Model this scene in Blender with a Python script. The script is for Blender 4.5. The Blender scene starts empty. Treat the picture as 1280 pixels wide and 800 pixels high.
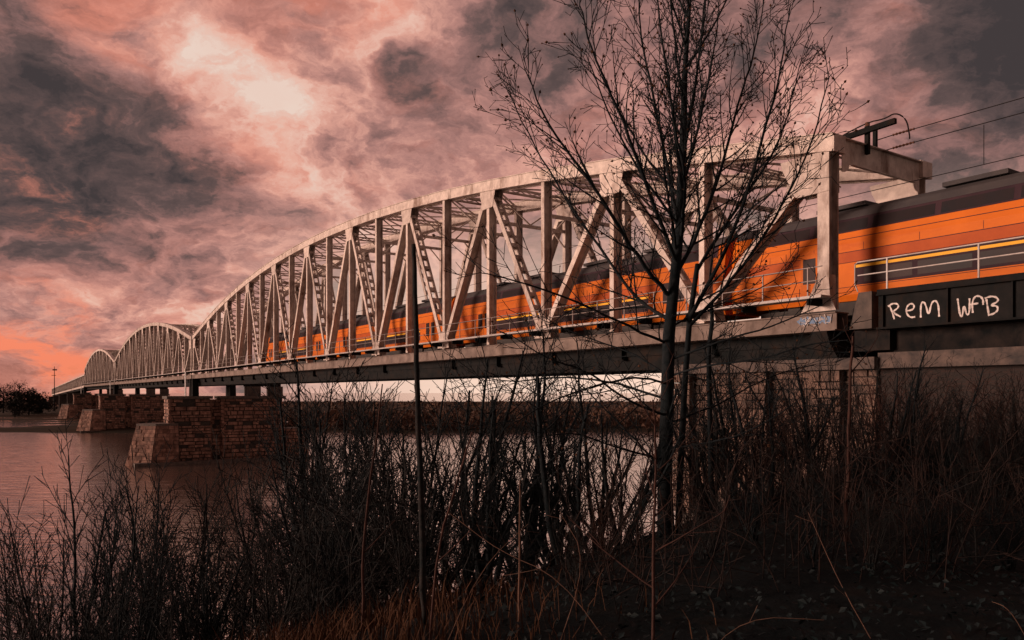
import bpy, math, random
from mathutils import Vector, Matrix, noise as mnoise

# ------------------------------------------------------------------ camera / place frame
F = 945.0                      # focal length in photo pixels (1280 wide)
TH = math.atan(620.0 / F)      # angle between view axis and the bridge
CT, ST = math.cos(TH), math.sin(TH)
EYE = 12.3                     # eye above the water
D, W = 26.0, 6.2               # distance to the near truss, truss spacing
DC = D + W / 2
S0, PANEL, NP = 17.57, 6.12, 20
SPAN = PANEL * NP
DECK = EYE + 3.58
RAIL = EYE + 2.75

scene = bpy.context.scene
col = scene.collection
cam_d = bpy.data.cameras.new('camera'); cam = bpy.data.objects.new('camera', cam_d); col.objects.link(cam)
cam.location = (0, 0, EYE); cam.rotation_euler = (math.radians(90), 0, 0)
cam_d.sensor_width = 36; cam_d.lens = F / 1280 * 36; cam_d.shift_y = 90 / 1280
cam_d.clip_start = 0.1; cam_d.clip_end = 20000
scene.camera = cam

def P(s, d, z):
    """bridge coordinates (along, across, up) to world"""
    return Vector((-s * ST + d * CT, s * CT + d * ST, z))
def inv(px, py, d):
    """where the sight line through a photo pixel meets the upright plane at lateral distance d: (s, z)"""
    zc = F * d / (CT * (px - 20)); return (zc - d * ST) / CT, EYE + (490 - py) * zc / F
def at(px, zc):
    return (px - 640) / F * zc, zc
def sd(x, y):
    return -x * ST + y * CT, x * CT + y * ST

# ------------------------------------------------------------------ sky and light
SUN_EL, SUN_AZ = math.radians(6), math.radians(187)   # azimuth: angle of the sun's direction in the XY plane
def make_world():
    w = bpy.data.worlds.new('World'); scene.world = w; w.use_nodes = True
    nt = w.node_tree; N = nt.nodes; L = nt.links
    for n in list(N): N.remove(n)
    def math_(op, a, b=None, c=None, clamp=False):
        n = N.new('ShaderNodeMath'); n.operation = op; n.use_clamp = clamp
        for i, v in enumerate((a, b, c)):
            if v is None: continue
            if isinstance(v, (int, float)): n.inputs[i].default_value = v
            else: L.new(v, n.inputs[i])
        return n.outputs[0]
    def vmath(op, a, b=None):
        n = N.new('ShaderNodeVectorMath'); n.operation = op
        for i, v in enumerate((a, b)):
            if v is None: continue
            if isinstance(v, (tuple, list, Vector)): n.inputs[i].default_value = v
            elif isinstance(v, (int, float)): n.inputs['Scale'].default_value = v
            else: L.new(v, n.inputs['Scale'] if (op == 'SCALE' and i == 1) else n.inputs[i])
        return n.outputs['Value'] if op == 'DOT_PRODUCT' else n.outputs[0]
    def noise(vec, scale, detail=6, rough=.55, dist=0.0):
        n = N.new('ShaderNodeTexNoise'); n.inputs['Scale'].default_value = scale
        n.inputs['Detail'].default_value = detail; n.inputs['Roughness'].default_value = rough
        n.inputs['Distortion'].default_value = dist; L.new(vec, n.inputs['Vector']); return n
    def mix(fac, a, b):
        n = N.new('ShaderNodeMix'); n.data_type = 'RGBA'
        if isinstance(fac, (int, float)): n.inputs[0].default_value = fac
        else: L.new(fac, n.inputs[0])
        for i, v in ((6, a), (7, b)):
            if isinstance(v, tuple): n.inputs[i].default_value = v + (1,)
            else: L.new(v, n.inputs[i])
        return n.outputs[2]
    def mr(v, a, b, c=0., d=1., smooth=True):
        n = N.new('ShaderNodeMapRange'); n.interpolation_type = 'SMOOTHSTEP' if smooth else 'LINEAR'
        L.new(v, n.inputs[0])
        for i, x in enumerate((a, b, c, d)): n.inputs[i + 1].default_value = x
        return n.outputs[0]
    tc = N.new('ShaderNodeTexCoord'); dr = tc.outputs['Generated']
    sep = N.new('ShaderNodeSeparateXYZ'); L.new(dr, sep.inputs[0])
    z = sep.outputs[2]
    zc = math_('MAXIMUM', z, 0.0)
    inv_ = math_('DIVIDE', 1.0, math_('ADD', zc, 0.42))
    flat = vmath('MULTIPLY', vmath('SCALE', dr, inv_), (1, 1, .55))
    wn = noise(flat, 3.0, 7, .58)
    warp = vmath('SUBTRACT', wn.outputs['Color'], (.5, .5, .5))
    cp = vmath('ADD', flat, vmath('SCALE', warp, .30))
    n1 = noise(cp, 2.5, 12, .56).outputs[0]
    n2 = noise(vmath('ADD', cp, (3.1, 7.7, 1.3)), 6.0, 12, .60).outputs[0]
    n3 = noise(vmath('ADD', cp, vmath('SCALE', warp, .18)), 7.5, 10, .58).outputs[0]
    bil = math_('ABSOLUTE', math_('SUBTRACT', n3, .5))
    n4 = noise(cp, 19.0, 8, .62).outputs[0]
    ddw = vmath('NORMALIZE', vmath('ADD', dr, vmath('SCALE', warp, .20)))
    def lump(px, py, r):
        c = Vector(((px - 640) / F, 1, (490 - py) / F)).normalized()
        return mr(vmath('DOT_PRODUCT', ddw, c), math.cos(r / F), 1.0)
    dens = math_('ADD', math_('MULTIPLY', math_('SUBTRACT', n1, .5), 1.8), math_('MULTIPLY', math_('SUBTRACT', n2, .5), .85))
    dens = math_('ADD', dens, math_('MULTIPLY', math_('SUBTRACT', .10, bil), 1.7))
    dens = math_('ADD', dens, math_('MULTIPLY', math_('SUBTRACT', n4, .5), .60))
    for px, py, r, wt in LUMPS:
        dens = math_('ADD', dens, math_('MULTIPLY', lump(px, py, r), wt))
    ramp = N.new('ShaderNodeValToRGB'); L.new(mr(dens, -.60, .78, smooth=False), ramp.inputs[0])
    el = ramp.color_ramp.elements
    def lin(c): return tuple(((v / 255) / 12.92 if v / 255 <= .04045 else (((v / 255) + .055) / 1.055) ** 2.4) for v in c) + (1,)
    stops = [(0, (63, 56, 57)), (.24, (95, 77, 75)), (.42, (140, 103, 98)), (.57, (175, 126, 117)), (.72, (212, 155, 139)), (.87, (243, 198, 180)), (1, (253, 226, 210))]
    el[0].position, el[0].color = 0, lin(stops[0][1]); el[1].position, el[1].color = 1, lin(stops[-1][1])
    for p_, c_ in stops[1:-1]:
        e = el.new(p_); e.color = lin(c_)
    cloud = ramp.outputs[0]
    # warm sunset light on the thinner cloud, strongest low down on the sunset side
    org = None
    for px, py, r, wt in ORANGE:
        v = math_('MULTIPLY', lump(px, py, r), wt); org = v if org is None else math_('ADD', org, v)
    org = math_('ADD', org, math_('MULTIPLY', mr(n3, .5, .66), .16))
    org = math_('MULTIPLY', math_('MULTIPLY', org, mr(n2, .36, .62)), mr(dens, -.45, .1), clamp=True)
    cloud = mix(org, cloud, lin((236, 132, 100))[:3])
    sky = N.new('ShaderNodeTexSky'); sky.sky_type = 'NISHITA'; sky.sun_disc = False
    sky.sun_elevation = math.radians(4); sky.sun_rotation = math.radians(90) - SUN_AZ
    # horizon: clear peach strip under the cloud deck
    az = math_('DIVIDE', sep.outputs[0], math_('MAXIMUM', math_('ABSOLUTE', sep.outputs[1]), .05))
    hz = math_('MULTIPLY', mr(z, .27, .03), mr(az, -.42, -.05))
    cloud = mix(math_('MULTIPLY', hz, .85), cloud, lin((252, 218, 196))[:3])
    hz2 = math_('MULTIPLY', mr(z, .09, .0), mr(az, -.35, -.62))
    cloud = mix(math_('MULTIPLY', hz2, .30), cloud, lin((226, 124, 88))[:3])
    dim = math_('MULTIPLY', mr(sep.outputs[1], -.5, .45, .36, 1.0), mr(z, .55, 1.0, 1.0, .75))
    cloud = vmath('SCALE', cloud, dim)
    bg = N.new('ShaderNodeBackground'); L.new(cloud, bg.inputs[0]); bg.inputs[1].default_value = 1.0
    bg2 = N.new('ShaderNodeBackground'); L.new(sky.outputs[0], bg2.inputs[0]); bg2.inputs[1].default_value = 0.05
    gap = mr(dens, .30, .75)
    ms = N.new('ShaderNodeMixShader'); L.new(math_('MULTIPLY', gap, .25), ms.inputs[0]); L.new(bg.outputs[0], ms.inputs[1]); L.new(bg2.outputs[0], ms.inputs[2])
    out = N.new('ShaderNodeOutputWorld'); L.new(ms.outputs[0], out.inputs[0])
# cloud banks: (photo px, py, angular size in px, lighter + / darker -)
LUMPS = [(10, 80, 260, -.28), (90, 215, 200, -.26), (200, 285, 160, -.22), (60, 150, 120, .06), (200, 95, 90, .26), (290, 122, 90, .30), (345, 165, 75, .20), (470, 150, 200, -.05), (250, 180, 90, -.16), (130, 20, 80, .12), (490, 25, 100, .26), (420, 45, 80, .15),
         (365, 2, 90, -.30), (640, 40, 150, .14), (600, 75, 170, -.12), (690, 60, 120, -.10), (600, 195, 160, .10), (520, 290, 200, .12), (420, 235, 120, .12), (1200, 80, 240, -.42), (1230, 160, 160, -.28), (1065, 120, 110, .32), (1030, 90, 60, .15), (960, 30, 140, -.10), (1150, 225, 110, .10),
         (330, 330, 200, .08), (210, 375, 190, .24), (120, 405, 150, .18), (50, 370, 130, -.10), (780, 150, 200, .08)]
ORANGE = [(62, 200, 80, .5), (140, 20, 80, .4), (45, 437, 62, 1.2), (300, 170, 120, .10), (130, 350, 200, .06), (320, 8, 80, .18), (420, 15, 60, .2), (60, 440, 120, .08)]
make_world()
sun_d = bpy.data.lights.new('sun', 'SUN'); sun_d.energy = 3.9; sun_d.angle = math.radians(20); sun_d.color = (1.0, .65, .51)
sun = bpy.data.objects.new('sun', sun_d); col.objects.link(sun); sun.location = (0, 0, 60)
sdir = Vector((math.cos(SUN_AZ) * math.cos(SUN_EL), math.sin(SUN_AZ) * math.cos(SUN_EL), math.sin(SUN_EL)))
sun.rotation_euler = sdir.to_track_quat('Z', 'Y').to_euler()
vs = scene.view_settings; vs.view_transform = 'Standard'; vs.look = 'None'; vs.exposure = 0.15; vs.gamma = 1.0; vs.use_curve_mapping = False
scene.cycles.max_bounces = 6

# ------------------------------------------------------------------ materials
MATS = {}
def material(name, c1, c2=None, scale=4., rough=.7, bump=0., metal=0., streak=None, c3=None, coat=0., detail=6, stretch=(1, 1, 1), spec=.5, lo=.35, hi=.65, island=0., thr=.53):
    m = bpy.data.materials.new(name); m.use_nodes = True; nt = m.node_tree; N, L = nt.nodes, nt.links
    b = N['Principled BSDF']; b.inputs['Roughness'].default_value = rough; b.inputs['Metallic'].default_value = metal
    b.inputs['Coat Weight'].default_value = coat; b.inputs['Specular IOR Level'].default_value = spec
    tc = N.new('ShaderNodeTexCoord'); mp = N.new('ShaderNodeMapping'); L.new(tc.outputs['Object'], mp.inputs[0]); mp.inputs['Scale'].default_value = stretch
    nz = N.new('ShaderNodeTexNoise'); nz.inputs['Scale'].default_value = scale; nz.inputs['Detail'].default_value = detail; nz.inputs['Roughness'].default_value = .62
    L.new(mp.outputs[0], nz.inputs['Vector'])
    c2 = c2 or c1
    r = N.new('ShaderNodeValToRGB'); r.color_ramp.elements[0].position = lo; r.color_ramp.elements[1].position = hi
    r.color_ramp.elements[0].color = c1 + (1,); r.color_ramp.elements[1].color = c2 + (1,); L.new(nz.outputs[0], r.inputs[0])
    colr = r.outputs[0]
    if c3:
        n3 = N.new('ShaderNodeTexNoise'); n3.inputs['Scale'].default_value = scale * .37; n3.inputs['Detail'].default_value = 8; n3.inputs['Roughness'].default_value = .7
        mp3 = N.new('ShaderNodeMapping'); L.new(tc.outputs['Object'], mp3.inputs[0]); mp3.inputs['Scale'].default_value = streak or (1, 1, 1); mp3.inputs['Location'].default_value = (5, 3, 9)
        L.new(mp3.outputs[0], n3.inputs['Vector'])
        mm = N.new('ShaderNodeMapRange'); mm.inputs[1].default_value = thr; mm.inputs[2].default_value = thr + .17; L.new(n3.outputs[0], mm.inputs[0])
        mx = N.new('ShaderNodeMix'); mx.data_type = 'RGBA'; L.new(mm.outputs[0], mx.inputs[0]); L.new(colr, mx.inputs[6]); mx.inputs[7].default_value = c3 + (1,)
        colr = mx.outputs[2]
    oi = N.new('ShaderNodeObjectInfo'); hv = N.new('ShaderNodeHueSaturation'); mv = N.new('ShaderNodeMapRange')
    mv.inputs[3].default_value = .86; mv.inputs[4].default_value = 1.1; L.new(oi.outputs['Random'], mv.inputs[0]); L.new(mv.outputs[0], hv.inputs['Value']); L.new(colr, hv.inputs['Color'])
    if island:
        ge = N.new('ShaderNodeNewGeometry'); mi = N.new('ShaderNodeMapRange'); mi.inputs[3].default_value = 1 - island * .62; mi.inputs[4].default_value = 1 + island * .42; L.new(ge.outputs['Random Per Island'], mi.inputs[0])
        h2 = N.new('ShaderNodeHueSaturation'); L.new(mi.outputs[0], h2.inputs['Value']); L.new(hv.outputs[0], h2.inputs['Color']); hv = h2
    L.new(hv.outputs[0], b.inputs['Base Color'])
    if bump:
        bp = N.new('ShaderNodeBump'); bp.inputs['Strength'].default_value = bump; bp.inputs['Distance'].default_value = .05; L.new(nz.outputs[0], bp.inputs['Height']); L.new(bp.outputs[0], b.inputs['Normal'])
    MATS[name] = m; return m
material('steel_paint', (.46, .40, .36), (.66, .59, .53), 2.4, .6, .2, c3=(.17, .105, .075), streak=(1, 1, .35), spec=.3, thr=.515)
material('steel_dark', (.008, .011, .012), (.018, .018, .018), 2.0, .85, .15, c3=(.028, .017, .012), spec=.08)  # dark steel; the shade under the deck is also put into its colour
material('steel_grime_shade', (.13, .105, .092), (.24, .195, .17), 1.3, .75, .15, c3=(.07, .05, .04), streak=(1, 1, .3), spec=.15)  # grime plus the walkway and railing shade, both put into the paint colour
material('steel_rail', (.18, .15, .14), (.24, .2, .18), 3, .5)
material('galvanised', (.34, .32, .31), (.42, .40, .38), 3, .5, c3=(.22, .16, .12))
material('wire', (.012, .012, .012), (.02, .018, .018), 3, .8, spec=.1)
material('insulator', (.13, .06, .04), (.16, .08, .05), 3, .3)
material('train_orange', (.54, .125, .005), (.62, .15, .006), .6, .55, spec=.15, c3=(.46, .09, .006), streak=(.5, 1, 2.5))
material('train_red', (.36, .062, .006), (.44, .085, .008), .8, .55, spec=.15, c3=(.22, .035, .006), streak=(.4, 1, 2))
material('train_yellow', (.88, .46, .02), (.9, .5, .03), 1, .55, spec=.2)
material('train_roof', (.055, .055, .06), (.075, .072, .074), 1.2, .7, spec=.1, c3=(.07, .065, .065), streak=(.3, 1, 1))
material('train_band', (.035, .022, .03), (.055, .032, .04), 1, .6, spec=.06)
material('train_under', (.03, .03, .03), (.05, .045, .04), 2, .8)
material('window_glass', (.02, .022, .026), (.035, .022, .022), .4, .4, spec=.06)
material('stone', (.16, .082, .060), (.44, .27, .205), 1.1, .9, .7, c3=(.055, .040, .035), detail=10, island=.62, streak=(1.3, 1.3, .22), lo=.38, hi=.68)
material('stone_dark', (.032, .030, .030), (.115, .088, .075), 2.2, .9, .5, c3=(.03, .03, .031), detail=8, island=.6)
material('stone_shaded', (.008, .010, .011), (.030, .025, .023), 1.6, .95, .5, c3=(.05, .04, .035), streak=(1.5, 1.5, .25), detail=9, spec=.1)  # masonry with the shadow of the recess below the girder painted in
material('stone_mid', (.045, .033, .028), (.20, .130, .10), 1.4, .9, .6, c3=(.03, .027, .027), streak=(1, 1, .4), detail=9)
material('mortar', (.035, .032, .03), (.07, .058, .05), 5, .95, .3)
material('concrete', (.065, .058, .053), (.14, .112, .095), 1.7, .9, .3, c3=(.035, .033, .033), streak=(1.5, 1.5, .3))
material('spray_white', (.46, .42, .40), (.70, .66, .63), 14, .6, c3=(.14, .12, .115))
material('spray_blue', (.07, .15, .28), (.12, .24, .4), 6, .6)
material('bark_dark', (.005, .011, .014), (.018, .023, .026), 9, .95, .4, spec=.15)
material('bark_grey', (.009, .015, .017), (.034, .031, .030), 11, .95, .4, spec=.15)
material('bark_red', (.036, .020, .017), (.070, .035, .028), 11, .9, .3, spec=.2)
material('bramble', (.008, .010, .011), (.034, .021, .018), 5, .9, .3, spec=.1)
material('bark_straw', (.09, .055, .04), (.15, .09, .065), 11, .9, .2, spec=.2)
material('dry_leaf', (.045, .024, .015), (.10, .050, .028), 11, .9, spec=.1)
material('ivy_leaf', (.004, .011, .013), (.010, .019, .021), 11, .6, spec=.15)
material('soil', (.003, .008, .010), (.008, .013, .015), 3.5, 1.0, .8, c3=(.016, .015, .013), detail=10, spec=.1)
material('far_field', (.03, .026, .02), (.055, .042, .028), .05, 1.0, c3=(.13, .06, .025), streak=(.25, 1, 1), spec=.1)
material('far_wood', (.10, .068, .055), (.21, .13, .095), .12, 1.0, spec=.1)
material('far_tree', (.012, .013, .013), (.024, .023, .021), .5, 1.0, spec=.1)

def brick_material():
    m = bpy.data.materials.new('brickwork'); m.use_nodes = True; nt = m.node_tree; N, L = nt.nodes, nt.links
    b = N['Principled BSDF']; b.inputs['Roughness'].default_value = .95
    tc = N.new('ShaderNodeTexCoord'); mp = N.new('ShaderNodeMapping'); L.new(tc.outputs['Object'], mp.inputs[0]); mp.inputs['Rotation'].default_value = (math.radians(90), 0, 0)
    br = N.new('ShaderNodeTexBrick'); L.new(mp.outputs[0], br.inputs[0]); br.inputs['Scale'].default_value = 1
    br.inputs['Color1'].default_value = (.034, .020, .017, 1); br.inputs['Color2'].default_value = (.018, .015, .014, 1); br.inputs['Mortar'].default_value = (.026, .023, .022, 1)
    br.inputs['Brick Width'].default_value = .22; br.inputs['Row Height'].default_value = .07; br.inputs['Mortar Size'].default_value = .008
    L.new(br.outputs[0], b.inputs['Base Color'])
    bp = N.new('ShaderNodeBump'); bp.inputs['Strength'].default_value = .6; bp.inputs['Distance'].default_value = .01; bp.invert = True; L.new(br.outputs['Fac'], bp.inputs['Height']); L.new(bp.outputs[0], b.inputs['Normal'])
    MATS['brickwork'] = m
brick_material()
def water_material():
    m = bpy.data.materials.new('river_water'); m.use_nodes = True; nt = m.node_tree; N, L = nt.nodes, nt.links
    b = N['Principled BSDF']; b.inputs['Base Color'].default_value = (.24, .185, .16, 1); b.inputs['Roughness'].default_value = .12; b.inputs['IOR'].default_value = 1.33
    tc = N.new('ShaderNodeTexCoord'); mp = N.new('ShaderNodeMapping'); L.new(tc.outputs['Object'], mp.inputs[0]); mp.inputs['Scale'].default_value = (.30, 1.1, 1); mp.inputs['Rotation'].default_value = (0, 0, .18)
    a = N.new('ShaderNodeTexNoise'); a.inputs['Scale'].default_value = .8; a.inputs['Detail'].default_value = 6; a.inputs['Distortion'].default_value = .8; L.new(mp.outputs[0], a.inputs[0])
    c = N.new('ShaderNodeTexNoise'); c.inputs['Scale'].default_value = .07; c.inputs['Detail'].default_value = 4; L.new(mp.outputs[0], c.inputs[0])
    ad = N.new('ShaderNodeMath'); ad.operation = 'MULTIPLY_ADD'; L.new(c.outputs[0], ad.inputs[0]); ad.inputs[1].default_value = 2.2; L.new(a.outputs[0], ad.inputs[2])
    bp = N.new('ShaderNodeBump'); bp.inputs['Strength'].default_value = .30; bp.inputs['Distance'].default_value = .4; L.new(ad.outputs[0], bp.inputs['Height']); L.new(bp.outputs[0], b.inputs['Normal'])
    gl = N.new('ShaderNodeBsdfGlossy'); gl.inputs['Color'].default_value = (.95, .90, .87, 1); gl.inputs['Roughness'].default_value = .13; L.new(bp.outputs[0], gl.inputs['Normal'])
    mxs = N.new('ShaderNodeMixShader'); mxs.inputs[0].default_value = .70; L.new(b.outputs[0], mxs.inputs[1]); L.new(gl.outputs[0], mxs.inputs[2])
    L.new(mxs.outputs[0], N['Material Output'].inputs['Surface'])
    MATS['river_water'] = m
water_material()

# ------------------------------------------------------------------ mesh helpers
class MB:
    def __init__(self): self.v = []; self.f = []
    def quadbox(self, c):                       # 8 corners: bottom ring 0-3, top ring 4-7
        b = len(self.v); self.v += [tuple(x) for x in c]
        self.f += [tuple(b + i for i in q) for q in ((0, 3, 2, 1), (4, 5, 6, 7), (0, 1, 5, 4), (1, 2, 6, 5), (2, 3, 7, 6), (3, 0, 4, 7))]
        return self
    def box(self, x0, x1, y0, y1, z0, z1):
        return self.quadbox([(x0, y0, z0), (x1, y0, z0), (x1, y1, z0), (x0, y1, z0), (x0, y0, z1), (x1, y0, z1), (x1, y1, z1), (x0, y1, z1)])
    def beam(self, p, q, w, h, up=(0, 0, 1)):   # w across, h along 'up'
        p, q = Vector(p), Vector(q); a = (q - p).normalized(); u = Vector(up); sde = a.cross(u)
        if sde.length < 1e-4: sde = a.cross(Vector((1, 0, 0)))
        sde.normalize(); u = sde.cross(a).normalized(); sde *= w / 2; u *= h / 2
        return self.quadbox([p - sde - u, p + sde - u, q + sde - u, q - sde - u, p - sde + u, p + sde + u, q + sde + u, q - sde + u])
    def tube(self, pts, rad, n=4, cap=True):
        pts = [Vector(p) for p in pts]; b0 = len(self.v); k = len(pts)
        ref = Vector((.31, .47, .83))
        for i, p in enumerate(pts):
            t = (pts[min(i + 1, k - 1)] - pts[max(i - 1, 0)])
            if t.length < 1e-9: t = Vector((0, 0, 1))
            t.normalize(); a = t.cross(ref)
            if a.length < .1: a = t.cross(Vector((1, 0, 0)))
            a.normalize(); c = t.cross(a); r = rad[i] if hasattr(rad, '__len__') else rad
            for j in range(n):
                an = 2 * math.pi * j / n; w = p + a * (math.cos(an) * r) + c * (math.sin(an) * r); self.v.append((w.x, w.y, w.z))
        for i in range(k - 1):
            for j in range(n):
                j2 = (j + 1) % n; self.f.append((b0 + i * n + j, b0 + i * n + j2, b0 + (i + 1) * n + j2, b0 + (i + 1) * n + j))
        if cap:
            self.f.append(tuple(b0 + j for j in range(n))[::-1]); self.f.append(tuple(b0 + (k - 1) * n + j for j in range(n)))
        return self
    def prism(self, poly, axis_vec):            # closed polygon (3D points) extruded
        b = len(self.v); n = len(poly); a = Vector(axis_vec)
        self.v += [tuple(p) for p in poly] + [tuple(Vector(p) + a) for p in poly]
        self.f.append(tuple(range(b, b + n))[::-1]); self.f.append(tuple(range(b + n, b + 2 * n)))
        for i in range(n):
            j = (i + 1) % n; self.f.append((b + i, b + j, b + n + j, b + n + i))
        return self
    def mesh(self, name, mat, smooth=False):
        me = bpy.data.meshes.new(name); me.from_pydata(self.v, [], self.f); me.materials.append(MATS[mat])
        if smooth: me.polygons.foreach_set('use_smooth', [True] * len(me.polygons))
        me.update(); return me
    def build(self, name, mat, parent=None, smooth=False):
        o = bpy.data.objects.new(name, self.mesh(name, mat, smooth)); col.objects.link(o); o.parent = parent; return o
def fix_normals(o):
    import bmesh
    bm = bmesh.new(); bm.from_mesh(o.data); bmesh.ops.recalc_face_normals(bm, faces=bm.faces); bm.to_mesh(o.data); bm.free(); return o
def tag(o, label=None, cat=None, group=None, kind=None):
    for k, v in (('label', label), ('category', cat), ('group', group), ('kind', kind)):
        if v: o[k] = v
    return o
def empty(name, loc=(0, 0, 0), rz=0., ry=0.):
    o = bpy.data.objects.new(name, None); col.objects.link(o); o.location = loc; o.rotation_euler = (0, ry, rz); o.empty_display_size = .5; return o
def inst(name, me, parent=None, loc=(0, 0, 0), rot=(0, 0, 0), sc=(1, 1, 1)):
    o = bpy.data.objects.new(name, me); col.objects.link(o); o.parent = parent; o.location = loc; o.rotation_euler = rot; o.scale = sc; return o
def copy_tree(o, parent=None, skip=()):
    c = o.copy(); col.objects.link(c); c.parent = parent
    for ch in o.children:
        if ch.name.split('.')[0] not in skip: copy_tree(ch, c, skip)
    return c
RZ = math.pi / 2 + TH          # local x = along the bridge, local y = towards the camera side (-across)
def smooth(a, b, x):
    t = max(0., min(1., (x - a) / (b - a))); return t * t * (3 - 2 * t)

# ------------------------------------------------------------------ ground, water, far bank
def ground_h(s, d):
    crest = 4.8 + .36 * max(-12, min(d, 30))
    h = EYE - 1.75 + .35 * smooth(15, 24, d)
    t = s - crest
    drop = .44 * (math.sqrt(t * t + 2.2) + t) / 2 if t < 60 else .44 * t
    nz = mnoise.noise(Vector((s * .35, d * .35, 0))) * .22 + mnoise.noise(Vector((s * 1.3, d * 1.3, 4))) * .07
    return max(h - drop + nz, -2.5)
def gh_xy(x, y):
    return ground_h(*sd(x, y))
def ground():
    v, f = [], []
    ns, nd = 150, 170
    ss = [-45 + 105 * (i / ns) for i in range(ns + 1)]
    dd = [-70 + 170 * (j / nd) for j in range(nd + 1)]
    for s in ss:
        for d in dd: v.append(tuple(P(s, d, ground_h(s, d))))
    for i in range(ns):
        for j in range(nd):
            a = i * (nd + 1) + j; f.append((a, a + nd + 1, a + nd + 2, a + 1))
    m = MB(); m.v, m.f = v, f
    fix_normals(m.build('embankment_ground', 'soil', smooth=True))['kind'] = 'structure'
ground()
m = MB(); m.v = [(-3500, -400, 0), (3500, -400, 0), (3500, 9000, 0), (-3500, 9000, 0)]; m.f = [(0, 1, 2, 3)]
m.build('river_water', 'river_water')['kind'] = 'structure'
def shore(x):
    return 228 + 7 * mnoise.noise(Vector((x * .02, 0, 0))) + 3 * mnoise.noise(Vector((x * .09, 5, 0)))
def far_h(x, y):
    t = y - shore(x)
    h = -.6 + 1.7 * smooth(-2, 10, t)
    lag = smooth(-75, -95, x) * smooth(8, 22, t) * smooth(170, 120, t)
    h -= lag * (1.15 + 2.2 * mnoise.noise(Vector((x * .012, y * .06, 2))))
    h += 1.0 * smooth(150, 260, t) - 3.2 * smooth(610, 640, t) + .3 * mnoise.noise(Vector((x * .03, y * .03, 1)))
    return h
def far_bank():
    v, f = [], []
    xs = [-900 + 30 * i for i in range(20)] + [-300 + 6 * i for i in range(100)] + [300 + 40 * i for i in range(40)]
    ys = [222 + 3 * i for i in range(60)] + [402 + 30 * i for i in range(17)]
    for x in xs:
        for y in ys: v.append((x * (1 if y < 1000 else y / 1000), y, far_h(x, y)))
    ny = len(ys)
    for i in range(len(xs) - 1):
        for j in range(ny - 1):
            a = i * ny + j; f.append((a, a + ny, a + ny + 1, a + 1))
    m = MB(); m.v, m.f = v, f
    o = fix_normals(m.build('far_bank_terrain', 'far_field', smooth=True)); o['kind'] = 'structure'
far_bank()

# ------------------------------------------------------------------ truss spans
def rise(t): return 6.17 + 6.3 * 4 * t * (1 - t)           # top of the upper chord above the deck edge
def h_member(m, p, q, w, dp, inplane=None):
    """rolled H member in the truss plane (constant y): two flange plates and a web between them"""
    p, q = Vector(p), Vector(q); y = Vector((0, 1, 0))
    for sgn in (1, -1):
        o = y * (sgn * (dp / 2 - .03)); m.beam(p + o, q + o, w, .06, up=y)
    m.beam(p, q, .05, dp - .124, up=y)
def batten_member(m, p, q, w, dp):
    p, q = Vector(p), Vector(q); y = Vector((0, 1, 0)); a = (q - p); ln = a.length; a.normalize()
    for sgn in (1, -1):
        o = y * (sgn * (dp / 2 - .05)); m.beam(p + o, q + o, w, .10, up=y)
    side = a.cross(y).normalized(); n = max(3, int(ln / .95))
    for k in range(n):
        c = p + a * (ln * (k + .6) / (n + .2))
        for sg in (1, -1):
            o = side * (sg * (w / 2 - .03)); m.beam(c + o - a * .13, c + o + a * .13, .03, dp - .204, up=y)
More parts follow.
